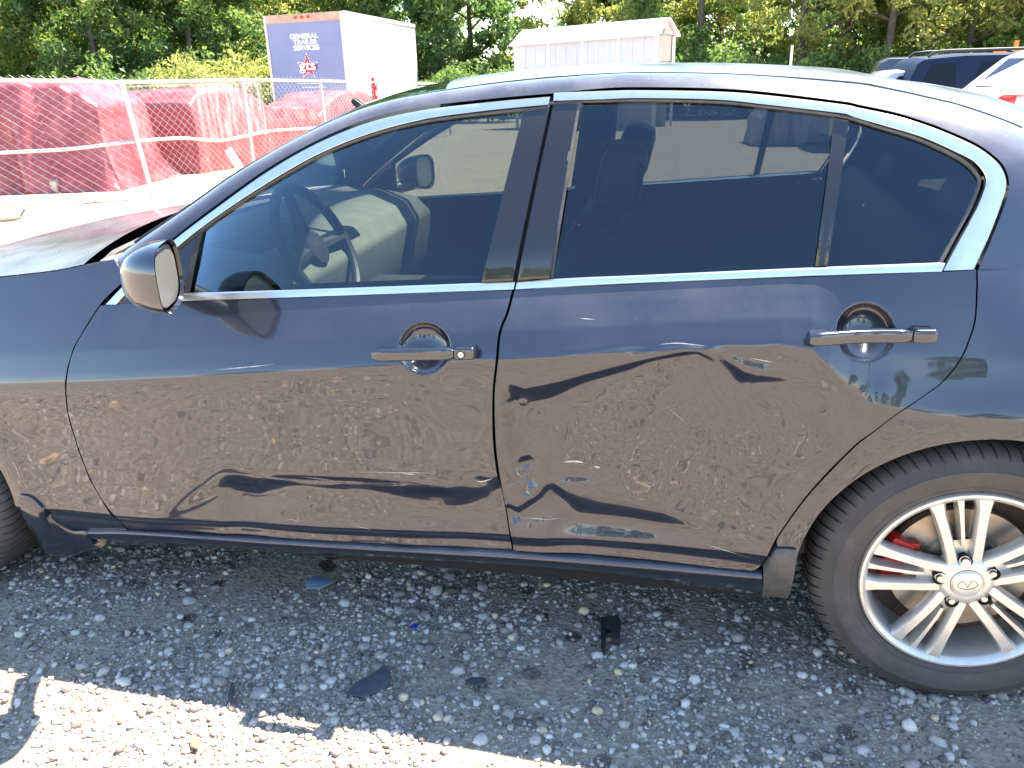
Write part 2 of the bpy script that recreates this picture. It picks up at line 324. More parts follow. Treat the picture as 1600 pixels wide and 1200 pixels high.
def ysurf(x, z):
    x = np.asarray(x, float); z = np.asarray(z, float)
    a, c, b = zl(x), zc(x), zb(x)
    q = np.where(z < a, (z-.18)/(a-.18), np.where(z < c, 1+(z-a)/(c-a), 2+(z-c)/(b-c)))
    y = np.interp(np.clip(q, 0, 3), _q, _pq)
    dz = np.maximum(z-b, 0)
    y = y+0.42*dz+0.22*dz*dz
    # flare round the rear wheel arch
    r = np.hypot(x+0.005, z-.325); y = y-0.012*np.exp(-((r-.40)/.07)**2)*np.clip((z-.2)/.1, 0, 1)*np.where(x > -1.0, 1, 0)
    r = np.hypot(x+2.855, z-.325); y = y-0.010*np.exp(-((r-.40)/.07)**2)*np.clip((z-.2)/.1, 0, 1)*np.where(x < -2.0, 1, 0)
    return y+base(x)
def osurf(u, v, off=0.0):
    y = 0.0
    for _ in range(25):
        p = aty(u, v, y); y = 0.5*y+0.5*(float(ysurf(p[0], p[2]))+off)
    return aty(u, v, y)
def spline(P, n, smooth=True):
    """arc-length resampled Catmull-Rom (or polyline) through points of any dimension"""
    P = np.asarray(P, float)
    if smooth and len(P) > 2:
        Q = np.vstack([2*P[0]-P[1], P, 2*P[-1]-P[-2]]); out = []
        for i in range(1, len(Q)-2):
            t = np.linspace(0, 1, 12, endpoint=False)[:, None]
            a, b, c, d = Q[i-1], Q[i], Q[i+1], Q[i+2]
            out.append(.5*((2*b)+(-a+c)*t+(2*a-5*b+4*c-d)*t*t+(-a+3*b-3*c+d)*t**3))
        P = np.vstack(out+[P[-1:]])
    s = np.r_[0, np.cumsum(np.linalg.norm(np.diff(P, axis=0), axis=1))]
    q = np.linspace(0, s[-1], n)
    return np.stack([np.interp(q, s, P[:, k]) for k in range(P.shape[1])], 1)
def curve(px, n, off=0.0, smooth=True): return np.array([osurf(u, v, off) for u, v in spline(px, n, smooth)])
sedan = thing('sedan', 'dark blue grey sedan with dented doors parked on gravel', 'car', (-1.3, W0, 0))
bpy.context.view_layer.update(); WINV[sedan.name] = Matrix.Translation((1.3, -W0, 0))
MIRROR = []                       # near-side parts that also exist on the far side
def part(name, me, m, parent=None, mirror=True, far=None, label=None):
    o = link(name, me, m)
    o.parent = parent or sedan; o.matrix_parent_inverse = WINV[sedan.name] if parent is None else Matrix()
    if label: o['label'] = label
    if mirror: MIRROR.append((o, far))
    return o
def ruled(name, top, bot, m, parent=None, n=40, prof=((0, 0), (1, 0)), smooth=True, edge=0.0, mirror=True, sharp=40, rows=None, off=0.0):
    """strip between two pixel lines on the body side; prof = (t, outward offset)"""
    A = curve(top, n, off, smooth); B = curve(bot, n, off, smooth); V = []; k = len(prof)
    for i in range(n):
        for t, o in prof:
            p = A[i]*(1-t)+B[i]*t
            x, z = p[0], p[2]
            V.append((x, float(ysurf(x, z))+off-o, z))
    Fc = grid_faces(n, k)
    return part(name, mesh(name, V, Fc, True, sharp), m, parent, mirror)
def coons(top, bot, left, right, n, m):
    """boundary curves as (x,z) arrays: top/bot have n points, left/right have m points (top to bottom)"""
    u = np.linspace(0, 1, n)[:, None, None]; v = np.linspace(0, 1, m)[None, :, None]
    return ((1-v)*top[:, None]+v*bot[:, None]+(1-u)*left[None]+u*right[None]
            - ((1-u)*(1-v)*top[0]+u*(1-v)*top[-1]+(1-u)*v*bot[0]+u*v*bot[-1]))
def sstep(a, b, x):
    t = np.clip((x-a)/(b-a), 0, 1); return t*t*(3-2*t)
def line_sd(u, v, pts):
    """signed vertical distance below a polyline given by pixel points"""
    p = np.array(pts, float); return v-np.interp(u, p[:, 0], p[:, 1])
def fade(u, a, b, w1, w2): return sstep(a, a+w1, u)*(1-sstep(b-w2, b, u))
def vnoise(x, z, s, seed=0.0):
    f = lambda a, b: noise.noise(Vector((a*s, b*s, seed)))
    return np.vectorize(f)(x, z)
def bowl(u, v, cu, cv, r, depth):
    d = np.hypot(u-cu, v-cv)/r
    return depth*np.clip(1-np.clip(d, 0, 1)**2.2, 0, 1)**0.55*(d < 1)
def bump(u, v, cu, cv, ru, rv, a, ang=0.0):
    c, s = math.cos(ang), math.sin(ang); du, dv = u-cu, v-cv
    return a*np.exp(-(((du*c+dv*s)/ru)**2+((-du*s+dv*c)/rv)**2))
def crease(u, v, pts, w, amp, rec=4.0):
    """fold along a pixel polyline: the right-hand side (in image, walking along it) is pushed in"""
    p = np.array(pts, float); best = np.full(u.shape, 1e9); sd = np.zeros(u.shape); tt = np.zeros(u.shape); n = len(p)-1
    for i in range(n):
        a, b = p[i], p[i+1]; e = b-a; l2 = e@e; t = np.clip(((u-a[0])*e[0]+(v-a[1])*e[1])/l2, 0, 1); du, dv = u-a[0]-t*e[0], v-a[1]-t*e[1]
        dist = np.hypot(du, dv); k = dist < best; best = np.where(k, dist, best); sg = np.sign(e[0]*dv-e[1]*du); sd = np.where(k, sg*dist, sd); tt = np.where(k, (i+t)/n, tt)
    q = sd/w; return amp*np.sin(PI*np.clip(tt, 0.001, .999))**.6*sstep(0, 1, q)*(1-sstep(1.3, rec, q))
def dent_front(u, v, x, z):
    d = np.zeros_like(u)
    # outer hook of the dent, then the long crease pushed in along the lower door
    sd = ((u-236)*77+(v-812)*98)/124.6+5*vnoise(x, z, 12, 6); al = ((u-236)*98-(v-812)*77)/124.6
    d += .0135*sstep(0, 1, sd/40)*(1-sstep(60, 190, sd))*fade(al, -45, 165, 50, 60)
    s = line_sd(u, v, [(300, 741), (360, 739), (430, 737), (500, 741), (560, 744), (640, 749), (700, 757), (740, 746), (790, 728)])
    f = fade(u, 336, 860, 40, 30)
    wv = np.interp(u, [300, 400, 470, 560, 650, 720, 790], [32, 40, 26, 28, 40, 54, 46])+10*vnoise(x*.6, z, 13, 8)
    d += 0.00042*wv*f*sstep(0, 1, s/wv)
    d += bump(u, v, 690, 775, 34, 12, 0.003)+bump(u, v, 745, 752, 16, 9, 0.004)+bump(u, v, 765, 775, 12, 22, -0.003)
    d += bump(u, v, 545, 752, 90, 5, 0.0020, 0.05)+bump(u, v, 470, 757, 60, 4, -0.0012, 0.12)
    # soft waves under the handle and general panel wobble
    d += bump(u, v, 720, 620, 60, 45, 0.005)+bump(u, v, 560, 600, 120, 18, 0.0015)
    d += 0.0006*vnoise(x*.6, z*1.5, 8, 3)*sstep(560, 640, v)+0.00012*vnoise(x*.5, z*1.5, 26, 5)*sstep(560, 620, v)
    vb = np.interp(u, [199, 430, 801], [826, 841, 860]); return d*(.35+.65*sstep(-4, 60, vb-v))
def dent_rear(u, v, x, z):
    d = np.zeros_like(u)
    # wide dish over the middle of the door
    r = np.hypot((u-1010)/265, np.where(v < 695, (v-695)/160, (v-695)/270)); d += 0.021*np.clip(1-r*r, 0, 1)**1.6
    # folded edge hanging from a peak on the waist crease
    s = line_sd(u, v, [(770, 580), (800, 600), (820, 612), (860, 600), (930, 582), (1010, 562), (1088, 545), (1120, 556), (1160, 582), (1235, 590)])
    f = fade(u, 776, 1290, 30, 110)
    wf = np.interp(u, [776, 815, 850, 930, 1010, 1080, 1105, 1150, 1235, 1290], [22, 36, 30, 17, 10, 9, 16, 26, 14, 8])+5*vnoise(x, z, 16, 2); wf = np.maximum(wf, 4)
    d += 0.00046*wf*f*sstep(0, 1, s/wf)*(1-sstep(40, 190, s))
    d += -0.004*f*np.exp(-((s+6)/9)**2)
    # ridge running down from the peak
    d += bump(u, v, 1098, 590, 13, 46, -0.006, -0.30)+bump(u, v, 1150, 600, 16, 52, 0.006, -0.75)+bump(u, v, 1060, 600, 26, 50, 0.007, 0.25)
    d += bump(u, v, 1165, 556, 34, 11, 0.0035, 0.18)+bump(u, v, 1130, 548, 12, 8, -0.004)
    # v-shaped kink beside the front edge
    d += bump(u, v, 822, 618, 26, 18, 0.007)+bump(u, v, 850, 665, 24, 46, 0.009, 0.35)+bump(u, v, 800, 634, 14, 7, 0.004)+bump(u, v, 812, 634, 6, 5, -0.004)
    d += crease(u, v, [(1090, 548), (1112, 566), (1138, 590), (1164, 612)][::-1], 16, .007)
    # crushed corner low on the front edge: curved folds
    d += crease(u, v, [(796, 730), (808, 716), (826, 711), (848, 722)], 18, .0135, 3.2)
    d += crease(u, v, [(800, 748), (812, 738), (828, 738), (842, 733)], 10, .0070, 3)+crease(u, v, [(808, 772), (818, 752), (832, 744)], 10, .0065, 3)
    d += crease(u, v, [(792, 796), (814, 786), (834, 773), (854, 750)], 18, .0100, 3.2)
    d += crease(u, v, [(792, 784), (804, 790), (820, 806)], 11, .0065, 3.2)
    d += crease(u, v, [(846, 736), (880, 729), (920, 732), (966, 746)], 10, .0034, 3.0)+crease(u, v, [(856, 748), (890, 741), (930, 744)], 7, .0016, 3)
    # long wedge that faces the ground
    s = line_sd(u, v, [(836, 750), (852, 748), (880, 758), (930, 772), (1040, 800), (1120, 824), (1160, 836)])
    f = fade(u, 838, 1150, 40, 130); wv = np.interp(u, [850, 880, 905, 960, 1040, 1110], [24, 44, 60, 50, 36, 24])
    d += 0.00037*wv*f*sstep(0, 1, s/wv)
    # dent by the rear edge
    d += bump(u, v, 1330, 655, 24, 30, 0.009, 0.2)+bump(u, v, 1368, 628, 26, 36, -0.004, .5)+bump(u, v, 1290, 720, 60, 30, 0.005, -.6)
    m = np.clip(1.25-np.hypot((u-1020)/330, (v-690)/190), 0, 1)
    th = np.arctan2(u-1096, np.maximum(v-530, 1)); rr_ = np.hypot(u-1096, v-530)
    d += 0.0022*np.cos(th*11+1.5*vnoise(x, z, 5, 4))*fade(rr_, 45, 330, 70, 150)*sstep(570, 620, v)
    d += m*(0.0058*vnoise(x, z, 6, 11)+0.0012*vnoise(x, z, 13, 12)+0.00022*vnoise(x, z, 40, 13))
    vb = np.interp(u, [804, 930, 1057, 1177, 1400], [860, 870, 881, 892, 905]); return d*sstep(538, 548, v)*(.35+.65*sstep(-4, 60, vb-v))
def panel(name, top, bot, left, right, n, m, mt, dent=None, bowl_at=None, flange=0.022, label=None):
    T, B, Lf, Rt = (curve(c, k)[:, [0, 2]] for c, k in ((top, n), (bot, n), (left, m), (right, m)))
    G = coons(T, B, Lf, Rt, n, m); X, Z = G[..., 0], G[..., 1]; Y0 = ysurf(X, Z)
    P = np.stack([X, Y0, Z], -1); u, v = proj(P.reshape(-1, 3)); u = u.reshape(n, m); v = v.reshape(n, m)
    if bowl_at: Y0 = Y0+bowl(u, v, *bowl_at)
    def mk(Y, nm):
        V = np.stack([X, Y, Z], -1).reshape(-1, 3); Fc = grid_faces(n, m)
        loop = [i*m for i in range(n)]+[(n-1)*m+j for j in range(1, m)]+[i*m+m-1 for i in range(n-2, -1, -1)]+[j for j in range(m-2, 0, -1)]
        # rounded lip and return flange
        ring = V[loop]; k0 = len(V); cen = ring.mean(0); V2 = [V]; nn = len(loop)
        V2.append(ring+[0, 0.0, 0]); V2.append(ring+[0, flange, 0])
        for a in range(nn):
            b = (a+1) % nn; Fc.append((k0+a, k0+b, k0+nn+b, k0+nn+a))
        return mesh(nm, np.vstack(V2), Fc)
    me = mk(Y0+(dent(u, v, X, Z) if dent is not None else 0), name)
    return part(name, me, mt, far=(mk(Y0, name) if dent is not None else None), label=label)
GAPF = [(156, 478), (139, 504), (117, 541), (107, 573), (103, 605), (105, 635), (109, 657), (124, 705), (141, 748), (165, 790), (199, 826)]
GAPB = [(802, 454), (793, 488), (781, 520), (776, 567), (771, 615), (771.5, 678), (776, 726), (784, 773), (793, 821), (801, 860)]
GAPR = [(1525, 422), (1525, 455), (1522, 500), (1513, 531), (1499, 562), (1471, 597), (1433, 625), (1397, 649), (1361, 677), (1334, 698), (1279, 754), (1249, 789), (1214, 839), (1200, 866), (1189, 883), (1177, 892)]
sh = lambda P, du, dv=0: [(a+du, b+dv) for a, b in P]
fd = panel('front_door', [(156, 478), (220, 473), (288, 471), (478, 465), (700, 457), (802, 454)], [(199, 826), (300, 832), (430, 841), (570, 849), (700, 856), (801, 860)],
           sh(GAPF, .8), sh(GAPB, -2), 260, 160, M['paint'], dent_front, (663, 545, 40, .030), label='front door with a long crease pushed into its lower half')
rd = panel('rear_door', [(808, 453), (1020, 442), (1280, 432), (1470, 425), (1525, 422)], [(804, 860), (930, 870), (1057, 881), (1130, 888), (1177, 892)],
           sh(GAPB, 2.2), GAPR, 300, 190, M['paint'], dent_rear, (1352, 520, 45, .030), label='rear door with a large crumpled dent and folded edge')
# dark structure behind the gaps
xs = np.linspace(-2.42, 0.0, 60); V = []
for x in xs:
    for t in np.linspace(0, 1, 12):
        z = .21+t*(float(zb(x))+.01-.21); zz = z
        V.append((x, float(ysurf(x, zz))+.03+(.035 if -2.1 < x < -.2 else 0), zz))
keep = [f for f in grid_faces(60, 12) if all(np.hypot(V[i][0]+.005, V[i][2]-.325) > .37 and np.hypot(V[i][0]+2.855, V[i][2]-.325) > .37 for i in f)]
part('inner_body_side', mesh('inner_body_side', V, keep), M['dark'])

# ---- fenders and quarter panels: ruled from the wheel arch to the panel edge
def arch_panel(name, cx, cz, r, a0, a1, outer, n, m, mt, extra=None, label=None):
    an = np.linspace(a0, a1, n); inner = np.stack([cx+r*np.cos(an), cz+r*np.sin(an)], 1)
    O = outer; X = np.zeros((n, m)); Z = np.zeros((n, m))
    tt = np.linspace(0, 1, m)
    for j, t in enumerate(tt):
        X[:, j] = inner[:, 0]*(1-t)+O[:, 0]*t; Z[:, j] = inner[:, 1]*(1-t)+O[:, 1]*t
    Y = ysurf(X, Z); V = np.stack([X, Y, Z], -1).reshape(-1, 3); Fc = grid_faces(n, m)
    # arch lip turned inwards
    k = len(V); lip = V[[i*m for i in range(n)]]; V = np.vstack([V, lip, lip+[0, .05, 0]]); Fc += [(k+i, k+i+1, k+n+i+1, k+n+i) for i in range(n-1)]
    return V, Fc, [i*m+m-1 for i in range(n)]
def xz(px, off=0.0): return [(p[0], p[2]) for p in (osurf(u, v, off) for u, v in px)]
def seg(P, n, smooth=True): return spline(P, n, smooth)
# upper body line L (above the chrome) and U (roof joint)
LPX = [(198, 437), (262, 379), (338, 320), (418, 263), (498, 218), (578, 185), (658, 167), (740, 157), (800, 151), (862, 146)]
LPX2 = [(862, 146), (940, 138), (1000, 136), (1120, 138), (1200, 144), (1316, 158), (1340, 163), (1400, 176), (1460, 195)]
LPX3 = [(1460, 195), (1520, 221), (1553, 243), (1570, 262), (1577, 290), (1569, 322), (1549, 374), (1529, 421)]
UPX = [(181, 404), (216, 376), (258, 348), (300, 320), (360, 278), (426, 239), (500, 201), (560, 175), (620, 157), (680, 146), (740, 136.5), (800, 129), (860, 123)]
UPX2 = [(860, 123), (940, 118), (1020, 116), (1160, 119), (1320, 130), (1380, 139), (1496, 165)]
L1, L2, L3 = curve(LPX, 60), curve(LPX2, 50), curve(LPX3, 40)
def upper(px, n, Lc, d0, d1):
    out = []
    for i, (u, v) in enumerate(spline(px, n)):
        lu, _ = proj(Lc); y = np.interp(u, lu, Lc[:, 1]); t = i/(n-1); out.append(aty(u, v, y+d0+(d1-d0)*t))
    return np.array(out)
U1 = upper(UPX, 60, L1, .055, .085); U2 = upper(UPX2, 50, L2, .085, .11)
e = U2[-1]; U3 = spline([U2[-3], e, e+[.16, .005, -.062], e+[.36, -.03, -.185], e+[.55, -.075, -.33]], 41+2)[3:]
U3 = np.vstack([e[None], U3])[:40]
E0 = L3[-1]; E1 = U3[-1]
def rail(name):
    k = 9; V = []; Lall = np.vstack([L1, L2[1:], L3[1:]]); Uall = np.vstack([U1, U2[1:], U3[1:]]); n = len(Lall)
    for i in range(n):
        a, b = Lall[i], Uall[i]; nrm = np.cross(Lall[min(i+1, n-1)]-Lall[max(i-1, 0)], b-a); nrm = nrm/max(np.linalg.norm(nrm), 1e-6)
        if nrm@np.array([.15, -.6, .6]) < 0: nrm = -nrm
        h = float(np.interp(i, [0, 95, 125, n], [.013, .013, .024, .012]))
        for t in np.linspace(0, 1, k): V.append(a*(1-t)+b*t+nrm*h*4*t*(1-t))
    Fc = grid_faces(n, k); kk = len(V); V += [p+np.array([0, .03, .0]) for p in Lall]
    Fc += [(i*k, (i+1)*k, kk+i+1, kk+i) for i in range(n-1)]
    return V, Fc, n, k, Lall, Uall
V, Fc, n_, k_, Lall, Uall = rail('roof_rail')
# quarter panel: the part round the arch
o_px = sh([(1212, 853)]+GAPR[::-1][3:], 2.8, 0); o1 = seg(xz(o_px), 90)
row = np.array(V)[(n_-1)*k_:(n_-1)*k_+k_]
oE = row[:, [0, 2]]
o3 = seg([tuple(oE[-1]), (1.00, .985), (1.06, .86), (1.045, .55), (1.02, .26)], 40); o4 = seg([(1.02, .26), (.70, .225), (.372, .222)], 20, False)
outer = np.vstack([o1, oE[1:] if len(oE) else [], o3[1:], o4[1:]])
nq = len(outer); aq = np.r_[np.linspace(PI+.02, PI*.52, 90), np.linspace(PI*.52, PI*.30, k_)[1:], np.linspace(PI*.30, -.05, 40)[1:], np.linspace(-.05, -.28, 20)[1:]]
def quarter():
    m = 44; X = np.zeros((nq, m)); Z = np.zeros((nq, m)); inner = np.stack([-.005+.378*np.cos(aq), .325+.378*np.sin(aq)], 1)
    for j, t in enumerate(np.linspace(0, 1, m)):
        X[:, j] = inner[:, 0]*(1-t)+outer[:, 0]*t; Z[:, j] = inner[:, 1]*(1-t)+outer[:, 1]*t
    Y = ysurf(X, Z)
    VV = np.stack([X, Y, Z], -1)
    # meet the C pillar row
    for i in range(k_):
        dlt = row[i][1]-VV[89+i, -1, 1]
        VV[89+i, :, 1] += dlt*np.linspace(0, 1, m)**3
    for i in range(89+k_, nq):
        VV[i, :, 1] += (row[-1][1]-float(ysurf(*row[-1][[0, 2]])))*np.linspace(0, 1, m)**3*max(0, 1-(i-89-k_)/12)
    P = VV.reshape(-1, 3); F2 = grid_faces(nq, m); k = len(P); lip = P[[i*m for i in range(nq)]]
    P = np.vstack([P, lip, lip+[0, .06, 0]]); F2 += [(k+i, k+i+1, k+nq+i+1, k+nq+i) for i in range(nq-1)]
    return P, F2
Vq, Fq = quarter(); ofs = len(V)
me = mesh('quarter_panel', np.vstack([np.array(V), Vq]), list(Fc)+[tuple(i+ofs for i in f) for f in Fq])
bm = bmesh.new(); bm.from_mesh(me); bmesh.ops.remove_doubles(bm, verts=bm.verts, dist=.0008); bmesh.ops.recalc_face_normals(bm, faces=bm.faces); bm.to_mesh(me); bm.free()
me.polygons.foreach_set('use_smooth', [True]*len(me.polygons)); me.set_sharp_from_angle(angle=math.radians(50))
part('quarter_panel', me, M['paint'])
# front fender
f_px = [(202, 838)]+sh(GAPF[::-1], -1.6)+[(165, 465), (196, 437), (178, 405)]
fo1 = seg(xz(f_px), 90, False); pA = fo1[-1]
top_px = [(178, 405), (131, 415), (80, 425), (0, 434)]
fo2 = np.vstack([seg(xz(top_px), 20), seg([tuple(xz([(0, 434)])[0]), (-2.75, .920), (-3.1, .835), (-3.42, .725), (-3.58, .62), (-3.62, .45), (-3.60, .25)], 50)[1:]])
fo3 = seg([(-3.60, .25), (-3.4, .22), (-3.22, .222)], 20, False)
outer = np.vstack([fo1, fo2[1:], fo3[1:]]); nf = len(outer)
af = np.r_[np.linspace(-.20, PI*.40, 90), np.linspace(PI*.40, PI*1.02, 69)[1:], np.linspace(PI*1.02, PI*1.08, 20)[1:]][:nf]
Vf, Ff, _ = arch_panel('front_fender', -2.855, .325, .375, 0, 1, outer, nf, 40, None) if False else (None, None, None)
def fender():
    m = 40; inner = np.stack([-2.855+.375*np.cos(af), .325+.375*np.sin(af)], 1); t = np.linspace(0, 1, m)[None, :]
    X = inner[:, :1]*(1-t)+outer[:, :1]*t; Z = inner[:, 1:]*(1-t)+outer[:, 1:]*t; Y = ysurf(X, Z)
    Y = Y+np.where(X < -3.0, .30*((-3.0-X)/.6)**2, 0)
    P = np.stack([X, Y, Z], -1).reshape(-1, 3); F2 = grid_faces(nf, m); k = len(P); lip = P[[i*m for i in range(nf)]]
    P = np.vstack([P, lip, lip+[0, .06, 0]]); F2 += [(k+i, k+i+1, k+nf+i+1, k+nf+i) for i in range(nf-1)]
    ed = P[[i*m+m-1 for i in range(110)]]; k2 = len(P); P = np.vstack([P, ed, ed+[0, .02, 0]]); F2 += [(k2+i, k2+i+1, k2+110+i+1, k2+110+i) for i in range(109)]
    return P, F2, P[[i*m+m-1 for i in range(nf)]]
Pf, F2, fedge = fender()
part('front_fender', mesh('front_fender', Pf, F2), M['paint'])

# ---- glass, trims and pillars on the near side (sub-parts of the doors)
CHF_T = [(166, 475), (200, 440), (264, 382), (340, 324), (420, 267), (500, 222), (580, 190), (660, 172), (740, 162), (800, 156), (860, 151)]
CHF_B = [(184, 475), (206, 452), (274, 390), (340, 338), (420, 285), (500, 240), (580, 208), (660, 187), (740, 175.5), (800, 169), (857, 164)]
ribs = ((0, -.006), (.01, .002), (.06, .0046), (.5, .0052), (.94, .0046), (.985, .003), (1, -.006))
ruled('window_trim', CHF_T, CHF_B, M['satin_chrome'], fd, 110, ribs)
ruled('belt_trim', [(286, 459), (478, 453), (700, 445), (805, 441)], [(283, 470), (478, 463.5), (700, 455.5), (803, 452)], M['satin_chrome'], fd, 60, ribs)
ruled('window_seal', [(300, 366), (340, 335), (420, 282), (500, 237), (580, 205), (660, 184), (740, 173), (800, 166), (858, 161)], [(312, 364), (340, 343), (420, 291), (500, 246), (580, 214), (660, 194), (740, 183), (800, 177), (858, 171)], M['trim'], fd, 100, ((0, -.012), (.5, -.002), (.8, -.004), (1, -.014)))
GF_T = [(312, 360), (340, 339), (420, 287), (500, 242), (580, 210), (660, 190), (740, 179), (822, 170)]
GF_B = [(288, 466), (478, 458), (640, 452), (754, 448)]
gp = [(t, -.012+.004*4*t*(1-t)*0) for t in np.linspace(0, 1, 14)]
ruled('window_pane', GF_T, GF_B, M['tint_glass'], fd, 70, gp)
ruled('corner_cover', [(184, 473), (206, 450), (274, 388), (312, 360)], [(184, 475), (215, 474), (250, 473), (291, 470)], M['black_gloss'], fd, 30, ((0, -.006), (.5, -.003), (1, -.004)), smooth=False)
ruled('window_divider', [(308, 360), (317, 356)], [(284, 468), (294, 466)], M['rubber'], fd, 6, ((0, -.004), (.5, -.001), (1, -.004)), smooth=False)
pc = ((0, -.004), (.02, 0), (.25, .001), (.5, .001), (.75, .001), (.98, 0), (1, -.004))
ruled('pillar_cover', [(819, 171), (824, 170), (846, 166), (858, 165), (859.5, 164)], [(752, 443), (756, 442), (785, 441), (799, 440), (801, 440)], M['black_gloss'], fd, 12, pc, smooth=False)
ruled('pillar_cover', [(866, 158), (869, 157.5), (890, 157), (901, 157), (904, 157)], [(808, 440), (811, 439), (835, 437), (854, 436), (858, 436)], M['black_gloss'], rd, 12, pc, smooth=False)
ruled('window_seal', [(901, 159), (908, 160)], [(856, 436), (863, 436)], M['trim'], rd, 4, ((0, 0), (.3, .001), (.7, 0), (1, -.012)), smooth=False)
CHR_T = [(866, 145), (940, 142), (1000, 141), (1120, 143), (1200, 149), (1316, 163), (1340, 168), (1400, 181), (1460, 200), (1520, 226), (1550, 246), (1566, 264), (1572.5, 288), (1564, 320), (1544, 372), (1522, 420)]
CHR_B = [(865, 158), (940, 155.5), (1000, 153.5), (1120, 156), (1200, 164), (1312, 177), (1330, 182), (1380, 196), (1440, 214), (1490, 236), (1520, 252), (1536, 270), (1539, 288), (1524, 328), (1500, 372), (1473, 422)]
ruled('window_trim', CHR_T, CHR_B, M['satin_chrome'], rd, 150, ribs)
ruled('belt_trim', [(808, 441), (900, 435), (1020, 430), (1280, 418.5), (1476, 411)], [(806, 452), (900, 446), (1020, 440.5), (1280, 430), (1470, 424)], M['satin_chrome'], rd, 60, ribs)
ruled('window_seal', [(870, 155), (940, 153), (1000, 151), (1120, 153), (1200, 161), (1312, 174), (1380, 193), (1440, 211), (1490, 233), (1518, 250), (1533, 270), (1536, 288), (1521, 328), (1497, 372), (1472, 420)],
      [(870, 162.5), (940, 161), (1000, 160), (1120, 163), (1200, 171), (1310, 185), (1375, 203), (1433, 221), (1482, 243), (1509, 259), (1526, 276), (1529.5, 290), (1515, 326), (1492, 369), (1466, 416)], M['trim'], rd, 130, ((0, -.012), (.5, -.002), (.8, -.004), (1, -.014)))
ruled('window_pane', [(902, 159), (1000, 156), (1120, 159), (1200, 167), (1312, 180)], [(858, 440), (1000, 434), (1150, 428), (1280, 422)], M['dark_glass'], rd, 60, gp)
ruled('quarter_pane', [(1320, 182), (1376, 199), (1436, 217), (1487, 239), (1516, 256), (1532, 274), (1536, 290)], [(1286, 420), (1340, 418), (1400, 416), (1440, 415), (1470, 414)], M['dark_glass'], rd, 50, gp)
ruled('window_divider', [(1304, 182), (1307, 182), (1323, 185), (1327.5, 186)], [(1273.5, 420), (1276, 420), (1289, 418), (1292.5, 418)], M['black_gloss'], rd, 10, ((0, -.008), (.03, -.002), (.5, -.001), (.97, -.002), (1, -.008)), smooth=False)
# ---- door handles
M['handle'] = make_paint('handle_paint', (0.022, 0.028, 0.045), dust=False, metal=0.5, rough=0.22)
def handle(px0, px1, split, hh, parent, lock):
    A, B = osurf(*px0), osurf(*px1)
    def bar(t0, t1, name, grow=1.0):
        V = []; n = 18; cs = 16; ts = np.linspace(t0, t1, n)
        for i, t in enumerate(ts):
            c = A*(1-t)+B*t; yb = float(ysurf(c[0], c[2])); e = min((t-t0), (t1-t))/(t1-t0)
            k = min(1, .62+e*14*.38) if True else 1
            for a in range(cs):
                q = 2*PI*a/cs; cq, sq = math.cos(q), math.sin(q)
                sx = math.copysign(abs(cq)**.45, cq); sz = math.copysign(abs(sq)**.45, sq)
                V.append((c[0], yb-.030+.011*sx*k*grow, c[2]+hh*sz*k*grow))
        Fc = grid_faces(n, cs)+[(i*cs+cs-1, (i+1)*cs+cs-1, (i+1)*cs, i*cs) for i in range(n-1)]
        Fc += [tuple(range(cs)), tuple(range((n-1)*cs, n*cs))]
        mm = MB(); mm.add(V, Fc)
        return mm
    b1 = bar(0, split-.006, 'door_handle'); b2 = bar(split, 1, 'h', 1.02)
    for t in (0.05, .10): 
        c = A*(1-t)+B*t; b1.box((c[0], float(ysurf(c[0], c[2]))-.012, c[2]), (.022, .036, hh*1.3))
    c = A*.09+B*.91; b2.box((c[0], float(ysurf(c[0], c[2]))-.012, c[2]), (.034, .036, hh*1.5))
    for b, nm in ((b1, 'door_handle'), (b2, 'handle_end')):
        o = b.build(nm, M['handle'], None, True, 50); o.parent = parent; MIRROR.append((o, None))
    if lock:
        c = A*(1-.878)+B*.878; y = float(ysurf(c[0], c[2]))-.0415
        o = MB().lathe([(0.0001, -.0012), (.0062, -.0012), (.0066, -.0004), (.0078, -.0004), (.009, .0006), (.009, .004)], (c[0], y, c[2]), n=28).build('lock_cylinder', M['chrome'], None); o.parent = parent
        o = MB().lathe([(.0068, 0), (.0068, -.0012), (.0105, -.0010), (.0105, .003)], (c[0], y+.0002, c[2]), n=28).build('lock_ring', M['plastic'], None); o.parent = parent
        o = MB().box((c[0], y-.0014, c[2]), (.0016, .0012, .006)).build('key_slot', M['dark'], None); o.parent = parent
        c = A*(1-.745)+B*.745; y = float(ysurf(c[0], c[2]))-.0412
        o = MB().box((c[0], y, c[2]), (.0085, .0016, .014)).build('handle_button', M['trim'], None, bevel=.0006); o.parent = parent
handle((589, 548), (747, 544.5), .806, .0142, fd, True)
handle((1262, 523.5), (1457, 517.5), .815, .0142, rd, False)

